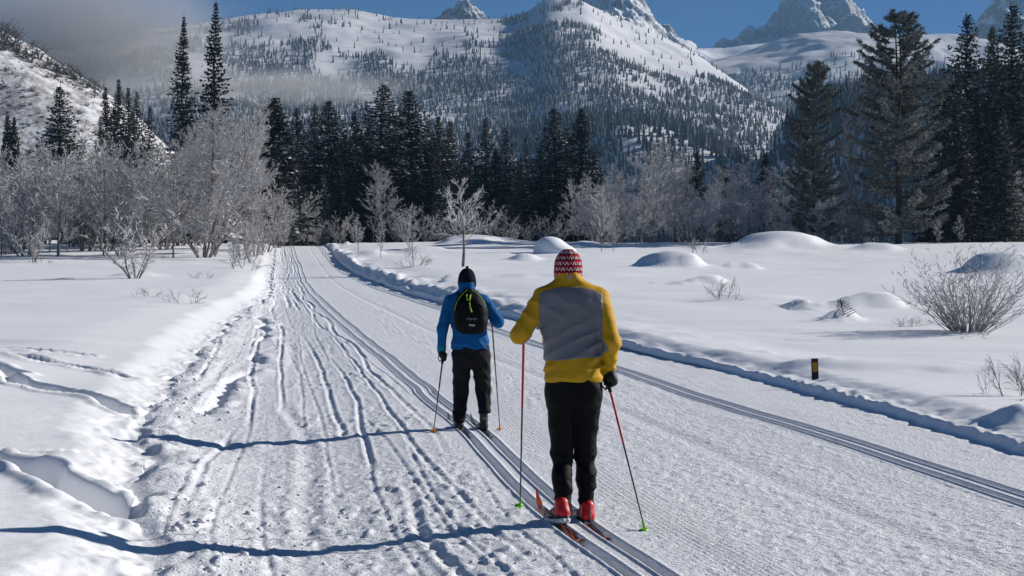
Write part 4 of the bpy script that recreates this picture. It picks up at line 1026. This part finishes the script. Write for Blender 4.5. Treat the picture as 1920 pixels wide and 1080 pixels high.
# ---------------------------------------------------------------- skier in yellow
YX, YY_ = .42, 10.54
def gz(x, y): return Hs(x, y)
zG = gz(T1c(10.54)-.105+.0, 10.54)
per = link('person', None, None, None, 'skier in yellow and grey jacket, red patterned hat and black trousers', 'person', None, None, (YX, YY_, zG)); per.scale = (1.02, 1.02, 1.028)
Z0 = .035   # boots stand on the skis
YT = [(.955,-.014,.02,.186,.125),(.985,-.014,.02,.191,.132),(1.035,-.016,.025,.187,.13),(1.12,-.02,.04,.184,.125),(1.21,-.026,.06,.187,.125),(1.35,-.03,.085,.197,.132),(1.45,-.03,.10,.203,.135),(1.515,-.03,.105,.205,.125),(1.555,-.032,.11,.188,.108),(1.585,-.035,.115,.140,.092),(1.61,-.038,.12,.100,.092),(1.635,-.042,.13,.088,.098),(1.662,-.044,.14,.084,.102)]
AL = [((-.205,.10,1.485),(-.362,.02,1.262),.078,.058),((-.362,.02,1.258),(-.335,.235,1.262),.057,.045)]
AR = [((.150,.10,1.485),(.232,.0,1.215),.078,.057),((.232,.0,1.21),(.218,.055,1.035),.056,.044)]
def wr(P, amp, kx, kz, s):
    q = np.sin(.5*(kx*P[0]+kz*P[2])+1.7*vn(P[0]*6+s, P[2]*6, s)+1.1*vn(P[1]*8, P[2]*6, s+1))
    m = .35+.65*sstep(-.35, .4, vn(P[0]*5+3*s, P[2]*4, s+7))
    return amp*m*(2*np.abs(q)**.75-1.2)        # soft valleys, crisp crests
def y_torso(P):
    d = sections(P, YT)
    low = sstep(1.45, 1.15, P[2])
    d = d+(wr(P, .0075, -34, 62, 3)*low+wr(P, .0036, 34, 36, 5)*(1-low))*sstep(.96, 1.04, P[2])
    return d+.006*np.exp(-((P[2]-1.105)/.012)**2)*0
def y_sleeves(P):
    d = smin(cap(P, *AL[0]), cap(P, *AL[1]), .03); d = np.minimum(d, smin(cap(P, *AR[0]), cap(P, *AR[1]), .03))
    return d+wr(P, .0052, 25, 60, 8)
def y_jacket(P):
    return smin(y_torso(P), y_sleeves(P), .035)
jk = grow_part('jacket', y_jacket, (-.5,-.2,.93), (.36,.36,1.70), .0085, per, F_YEL)
def y_panel(P):
    x, z = P[0]+.032, P[2]
    zt = 1.566-.9*x*x-6*np.clip(np.abs(x)-.16, 0, 1)**2
    r = np.maximum(np.maximum(1.105+.012*np.sin(x*9)-z, z-zt), np.abs(x+.0)-.206+.030*sstep(1.30, 1.22, z)*(x < 0))
    r = np.maximum(r, P[1]-.085)
    return np.maximum(y_jacket(P)-.0045, r)
grow_part('back_panel', y_panel, (-.27,-.2,1.07), (.22,.14,1.60), .006, jk, F_GREY, 'grey windproof back panel')
for (nm, a, b, off) in (('sleeve_gusset', AL[0], 0, (.045,.02,-.035)), ('sleeve_gusset', AR[0], 1, (-.05,-.01,-.015))):
    A0, B0 = np.array(a[0])+off, np.array(a[1])+off
    C0 = A0*.55+B0*.45; D0 = B0*1.08-A0*.08
    grow_part(nm, lambda P: np.maximum(y_sleeves(P)-.004, cap(P, C0, D0, .030, .034)), np.minimum(C0, D0)-.1, np.maximum(C0, D0)+.1, .006, jk, F_GREY, 'grey stretch insert under the sleeve')
yb = surf_y(y_jacket, -.042, 1.628)
tg = MB(); 
for (a, b, c) in (((-.062,1.62),(-.022,1.62),(-.022,1.635)), ((-.062,1.62),(-.022,1.635),(-.062,1.635))): tg.tri(*[Vector((q[0], yb-.004, q[1])) for q in (a, b, c)])
link('reflective_tab', tg.mesh('tab'), jk, P_LOGO)
YL = [((-.092,.03,.90),(-.086,.085,.485),.102,.073),((-.086,.085,.49),(-.078,-.005,.10),.066,.052),((.072,.04,.90),(.066,.15,.49),.102,.073),((.066,.15,.49),(.080,.160,.10),.064,.050)]
def y_trou(P):
    d = sections(P, [(.80,-.012,.03,.165,.115),(.87,-.013,.025,.178,.125),(.94,-.014,.02,.183,.128),(1.0,-.014,.02,.182,.124)])
    for i, l in enumerate(YL): d = smin(d, cap(P, *l), .03)
    d = smin(d, cap(P, (-.088,.03,.36), (-.084,.01,.29), .061, .056), .04); d = smin(d, cap(P, (.076,.14,.36), (.078,.15,.29), .061, .056), .04)
    d = np.maximum(d, .082-P[2])
    return d+wr(P, .0050, 30, 44, 11)+.0025*np.sin(P[2]*110+3*vn(P[0]*9, P[2]*5, 2))*sstep(.32, .2, P[2])
grow_part('trousers', y_trou, (-.25,-.15,.06), (.22,.28,1.02), .0085, per, F_BLK)
hc = (-.044,.145,1.675)
body_part(per, hc, 1.0, (-.04,.12,1.56), [(z, x, y, a*.88, b*.86) for z, x, y, a, b in YT if z < 1.6], [(a, b, r0*.75, r1*.78) for a, b, r0, r1 in AL+AR+YL])
def y_hat(P):
    d = ell(P, (hc[0], hc[1]-.006, hc[2]+.014), (.086,.104,.118))
    d = smin(d, cap(P, (hc[0], hc[1]-.008, hc[2]-.03), (hc[0], hc[1]-.006, hc[2]+.03), .091, .085), .03)
    cut = 1.612+.014*np.clip((P[1]-hc[1])/.1, -1, 1)
    d = np.maximum(d, cut-P[2])
    for k in range(6): d = smin(d, cap(P, (hc[0], hc[1]-.006, hc[2]+.118), (hc[0]+.028*math.cos(k*1.05), hc[1]+.028*math.sin(k*1.05), hc[2]+.126), .008, .005), .012)
    return d+.0022*np.sin(np.arctan2(P[1]-hc[1], P[0]-hc[0])*14)*sstep(1.72, 1.79, P[2])
ha = grow_part('hat', y_hat, (-.16,.01,1.58), (.08,.28,1.83), .006, per, M_HAT); hat_nodes(M_HAT, hc, 1.628, .0365)
tg = MB(); yb = surf_y(y_hat, -.012, 1.645)
for q in (((-.022,1.634),(-.002,1.634),(-.002,1.652)), ((-.022,1.634),(-.002,1.652),(-.022,1.652))): tg.tri(*[Vector((v[0], yb-.004+(v[0]+.012)*.2, v[1])) for v in q])
link('leather_tag', tg.mesh('tag'), ha, P_TAG)
def local_pole(root_xyz, tipxy):
    x, y = tipxy; return (x, y, Hs(x, y)-.03)
GLh, GRh = np.array((-.333,.31,1.275)), np.array((.213,.075,.955))
org = np.array((YX, YY_, zG)); SC = np.array((1.02, 1.02, 1.028))
tipL, tipR = np.array(local_pole(None, (.056, 11.25))), np.array(local_pole(None, (.866, 10.27)))
glove(per, GLh, GLh*SC+org-tipL, (-.335,.225,1.262), F_GLOVE); glove(per, GRh, GRh*SC+org-tipR, (.218,.055,1.045), F_GLOVE)
pole(GLh*SC+org, tipL, P_REDSH, P_GREYSH, P_LIME, 'ski pole with red upper shaft, left of the yellow skier', None, .42)
pole(GRh*SC+org, tipR, P_REDSH, P_GREYSH, P_LIME, 'ski pole with red upper shaft, right of the yellow skier', None, .42)
tn = Vector((TD[0], TD[1], 0)).normalized()
for (hx, hy, pitch, lab, cuff) in ((-.080, -.045, .16, 'left', .125), (.084, .125, 0.0, 'right', .125)):
    b, A, shoe, t, s = ski_boot(per, (hx, hy, Z0-.02 if pitch == 0 else Z0-.015), (-.42, 1.) if pitch else (-.22, 1.), pitch, P_RED, P_WHITE, cuff)
    q = A(0, -.06, .085); d = surf_y(shoe, q[0], q[2], q[1]-.15, q[1]+.15)
    text_part('lettering', 'ROSSIGNOL', .018, (q[0]+.006, d-.003, q[2]), (math.radians(90), math.radians(-90), 0), b, P_WHITE)
    if pitch:
        q = A(-.055, .03, .085); tubes('emblem', [tuple(q+np.array((math.cos(a)*.0-.002, math.cos(a)*.016, math.sin(a)*.018))) for a in np.linspace(0, 6.28, 13)], .0022, b, P_WHITE, 4)
    X, Y = YX+hx-.019, YY_+hy+.12
    ski('ski', X, Y, TD, .95, .74, P_SKI, P_DARK, 'orange ski under the %s foot of the yellow skier' % lab, None)

# ---------------------------------------------------------------- skier in blue
BX0, BY0 = -.4225, 16.9
zB = gz(T1c(16.9)-.105, 16.9)
per2 = link('person', None, None, None, 'skier in blue jacket with dark pompom hat and charcoal trousers', 'person', None, None, (BX0, BY0, zB))
BT = [(.885,-.02,.02,.205,.14),(.93,-.02,.02,.204,.14),(1.06,-.025,.035,.186,.13),(1.2,-.035,.05,.192,.13),(1.32,-.045,.06,.202,.13),(1.40,-.052,.07,.206,.12),(1.45,-.055,.075,.185,.105),(1.49,-.056,.08,.125,.09),(1.52,-.057,.085,.092,.094),(1.555,-.058,.092,.086,.102),(1.592,-.058,.095,.084,.104)]
BL = [((-.235,.06,1.375),(-.312,-.01,1.11),.075,.056),((-.312,-.01,1.105),(-.322,.02,.895),.056,.044)]
BR = [((.125,.06,1.385),(.278,.01,1.175),.075,.060),((.278,.01,1.172),(.225,.20,1.175),.058,.046)]
def b_sl(P):
    d = smin(cap(P, *BL[0]), cap(P, *BL[1]), .03); d = np.minimum(d, smin(cap(P, *BR[0]), cap(P, *BR[1]), .03)); return d+wr(P, .0058, 22, 60, 14)
def b_jacket(P): return smin(sections(P, BT)+wr(P, .0055, 24, 50, 16), b_sl(P), .035)
j2 = grow_part('jacket', b_jacket, (-.42,-.2,.86), (.40,.34,1.62), .009, per2, F_BLUE)
grow_part('cuff', lambda P: np.maximum(cap(P, (-.3215,.018,.915), (-.3225,.022,.875), .049, .047), -cap(P, (-.3215,.018,.915), (-.3225,.022,.84), .03, .03)), (-.39,-.05,.82), (-.26,.09,.98), .006, j2, F_TEAL, 'teal cuff')
BLG = [((-.105,.02,.80),(-.120,.06,.43),.108,.082),((-.120,.06,.43),(-.135,.0,.16),.080,.070),((.088,.02,.80),(.118,.06,.45),.108,.082),((.118,.06,.45),(.135,-.06,.24),.080,.066)]
def b_trou(P):
    d = sections(P, [(.70,-.012,.02,.165,.11),(.80,-.012,.02,.195,.135),(.88,-.014,.02,.2,.138),(.93,-.016,.02,.196,.132)])
    for l in BLG: d = smin(d, cap(P, *l), .025)
    d = np.maximum(d, np.where(P[0] < 0, .115, .215)-P[2])
    return d+wr(P, .0060, 28, 44, 21)+.004*np.sin(P[2]*85+4*vn(P[0]*9, P[2]*5, 7))*sstep(.38, .22, P[2])
grow_part('trousers', b_trou, (-.26,-.2,.10), (.26,.22,.95), .009, per2, F_PANT)
hc2 = (-.056,.10,1.615)
body_part(per2, hc2, 1.0, (-.057,.09,1.5), [(z, x, y, a*.88, b*.86) for z, x, y, a, b in BT if z < 1.5], [(a, b, r0*.75, r1*.78) for a, b, r0, r1 in BL+BR+BLG])
def b_hat(P):
    d = ell(P, (hc2[0], hc2[1]-.005, hc2[2]+.018), (.090,.106,.112))
    for sx in (-1, 1): d = smin(d, ell(P, (hc2[0]+sx*.080, hc2[1]+.005, hc2[2]-.035), (.018,.04,.05)), .02)
    return np.maximum(d, 1.56-.03*(np.abs(P[0]-hc2[0]) > .07)-P[2])
h2 = grow_part('hat', b_hat, (-.2,-.04,1.50), (.09,.26,1.78), .007, per2, F_NAVY)
grow_part('pompom', lambda P: ell(P, (hc2[0]+.002, hc2[1]-.005, hc2[2]+.136), (.017,.017,.016))+.002*np.sin(P[0]*700)*np.sin(P[2]*700), (-.09,.06,1.72), (-.02,.14,1.79), .0045, h2, F_NAVY)
tubes('tie_cord', [(hc2[0]+.088,hc2[1]-.02,1.60),(hc2[0]+.094,hc2[1]-.02,1.56),(hc2[0]+.080,hc2[1]-.03,1.52)], .005, h2, F_NAVY, 5)
org2 = np.array((BX0, BY0, zB)); G1, G2 = np.array((-.308,.035,.80)), np.array((.205,.28,1.19))
t1_, t2_ = np.array(local_pole(None, (-.815, 16.5))), np.array(local_pole(None, (-.123, 16.75)))
glove(per2, G1, G1+org2-t1_, (-.321,.02,.885), F_GLOVE); glove(per2, G2, G2+org2-t2_, (.222,.195,1.178), F_GLOVE)
pole(G1+org2, t1_, P_GREYSH, P_GREYSH, P_ORAN, 'black ski pole with orange basket, left of the blue skier', None, .4, False)
pole(G2+org2, t2_, P_GREYSH, P_GREYSH, P_ORAN, 'black ski pole right of the blue skier', None, .4, True)
for (hx, hy, lab) in ((-.135, .0, 'left'), (.125, -.075, 'right')):
    b, A, shoe, t, s = ski_boot(per2, (hx, hy, Z0-.02), TD, 0., P_DARK, P_DARK, .215)
    if hx > 0:
        q = A(0, -.07, .15); d = surf_y(shoe, q[0], q[2], q[1]-.15, q[1]+.15); tubes('emblem', [(q[0]-.018, d-.004, q[2]), (q[0]+.018, d-.004, q[2]+.002)], .007, b, P_ORAN, 5)
    ski('ski', BX0+hx+t[0]*.12, BY0+hy+t[1]*.12, TD, .95, .74, P_SKIG, P_DARK, 'grey ski under the %s foot of the blue skier' % lab, None)
# backpack
BP = [(1.055,-.005,-.13,.10,.07),(1.09,-.006,-.14,.150,.10),(1.18,-.008,-.145,.180,.125),(1.28,-.012,-.14,.182,.125),(1.38,-.018,-.125,.158,.115),(1.45,-.022,-.11,.120,.095),(1.50,-.026,-.09,.078,.07),(1.525,-.028,-.085,.045,.05)]
def b_pack(P):
    d = sections(P, BP, 2.4)+wr(P, .003, 18, 30, 31)
    return np.maximum(d, P[1]+.02)
bp = link('backpack', None, None, None, 'black daypack with lime zips on the back of the blue skier', 'backpack', None, None, (BX0, BY0, zB))
F_PACK = fabric('black_pack_cloth', (.0035, .0035, .004), .65, .45, 10, .12)
grow_part('pack_body', b_pack, (-.24,-.34,1.02), (.22,.03,1.56), .008, bp, F_PACK)
def on_pack(x, z, o=.003): return (x, surf_y(b_pack, x, z)-o, z)
tubes('piping', [on_pack(x, z) for x, z in ((-.176,1.30),(-.160,1.37),(-.135,1.42),(-.105,1.46),(-.075,1.49),(-.045,1.513))], .0045, bp, P_PIPE, 5)
tubes('piping', [on_pack(x, z) for x, z in ((.148,1.34),(.128,1.395),(.105,1.43),(.078,1.46),(.045,1.49),(.0,1.513))], .0045, bp, P_PIPE, 5)
for pts in (((-.052,1.465),(-.045,1.43),(-.038,1.405)), ((-.012,1.465),(-.016,1.43),(-.020,1.405)), ((-.018,1.385),(-.012,1.33),(.004,1.285))):
    tubes('zip_pull', [on_pack(*p, .006) for p in pts], .0085, bp, P_PIPE, 5)
tubes('reflective_strip', [on_pack(-.025, 1.152, .002), on_pack(.035, 1.148, .002)], .0095, bp, P_LIME if False else plain('pale_reflector', (.42,.52,.30), .5), 5)
text_part('lettering', 'Osprey', .036, on_pack(0.0, 1.215, .003), (math.radians(84), 0, 0), bp, P_LOGO, .35)
for sx in (-1, 1):
    xs = -.05+sx*.105
    tubes('shoulder_strap', [(xs*.75-.02, -.05, 1.455), (xs, .06, 1.492), (xs*1.05, .17, 1.44), (xs*1.1, .19, 1.28), (xs*1.35, .08, 1.12)], .014, bp, F_PACK, 6)

# ------------------------------------------------------------------ trail marker, snow-capped boulder, loose snow
X, Y, Z = ground_at(1529, 712); mk = link('marker_post', None, None, None, 'black marker post with orange reflector panel beside the trail', 'marker', None, None, (X, Y, Z)); s = Y/FPX
def slab(name, x0, x1, y0, y1, z0, z1, parent, m, tilt=-.035):
    b = box_mesh(name, x0, x1, y0, y1, z0, z1); o = link(name, b, parent, m); o.rotation_euler = (0, tilt, 0); bv = o.modifiers.new('bevel', 'BEVEL'); bv.width = .004; bv.segments = 2; return o
P_POST = plain('black_post', (.008,.007,.009), .6); P_PANEL = plain('orange_reflector', (.42,.20,.006), .45)
ps = slab('post', -6.4*s, 6.4*s, -.012, .012, -.2, 39*s, mk, P_POST); slab('reflector', -4.6*s, 4.6*s, -.016, -.0125, 14*s, 32*s, mk, P_PANEL)
X, Y, Z = ground_at(1032, 474)
bw = 30*Y/FPX
bo = link('snow_capped_boulder', None, None, None, 'mushroom-shaped snow cap on a boulder behind the red hat', 'boulder', None, None, (X, Y, Hs(X, Y)))
def capf(P):
    d = ell(P, (0, 0, .30*bw), (bw*.98, bw*1.05, bw*.72)); d = smin(d, ell(P, (bw*.35, 0, 0), (bw*1.25, bw*1.2, bw*.55)), .25*bw)
    d = smin(d, ell(P, (-.02*bw, 0, -.1*bw), (bw*.82, bw*.9, bw*.6)), .12*bw)
    return d+.02*bw*np.sin(P[0]*2.7/bw+1)
grow_part('snow_cap', capf, (-1.5*bw,-1.5*bw,-.6*bw), (1.8*bw,1.5*bw,1.3*bw), .055*bw, bo, M_SNOW)
grow_part('rock', lambda P: ell(P, (.05*bw, .1*bw, 0), (bw*.70, bw*.75, bw*.4))+.03*bw*vn(P[0]*3/bw+P[2], P[1]*3/bw, 3), (-1.2*bw,-1.2*bw,-.6*bw), (1.2*bw,1.2*bw,.8*bw), .09*bw, bo, plain('boulder_rock', (.10,.095,.09), .9))
# clods thrown along the left edge and over the worn lane
r = np.random.default_rng(3)
t_ = (1+5**.5)/2
ico = np.array([(-1,t_,0),(1,t_,0),(-1,-t_,0),(1,-t_,0),(0,-1,t_),(0,1,t_),(0,-1,-t_),(0,1,-t_),(t_,0,-1),(t_,0,1),(-t_,0,-1),(-t_,0,1)])/1.9
icf = np.array([(0,11,5),(0,5,1),(0,1,7),(0,7,10),(0,10,11),(1,5,9),(5,11,4),(11,10,2),(10,7,6),(7,1,8),(3,9,4),(3,4,2),(3,2,6),(3,6,8),(3,8,9),(4,9,5),(2,4,11),(6,2,10),(8,6,7),(9,8,1)])
n = 1500
cy = 8.2*np.exp(r.random(n)*math.log(45/8.2)); k = r.random(n)
cx = np.where(k < .3, edgeL(cy)+np.abs(r.normal(0, .45, n))+.02, edgeL(cy)+(T1c(cy)-.3-edgeL(cy))*r.random(n))
cs = np.where(k < .3, .005+.032*r.random(n)**4.0, .003+.011*r.random(n)**3)*np.where(vn(cx*1.3, cy*.5, 9)+.5*r.random(n) > .1, 1, .35)
cz = H(cx, cy)
V = ico[None]*cs[:, None, None]*(1+.2*r.normal(size=(n, 12, 1)))*np.array([1.15, 1.15, .8]); V[..., 0] += cx[:, None]; V[..., 1] += cy[:, None]; V[..., 2] += cz[:, None]+cs[:, None]*.25
F = (icf[None]+np.arange(n)[:, None, None]*12).reshape(-1, 3)
link('snow_clods', np_mesh('snow_clods', V.reshape(-1, 3), F, True), None, M_TRAIL, 'loose snow clods scattered along the churned left lane', 'snow', None, 'stuff')
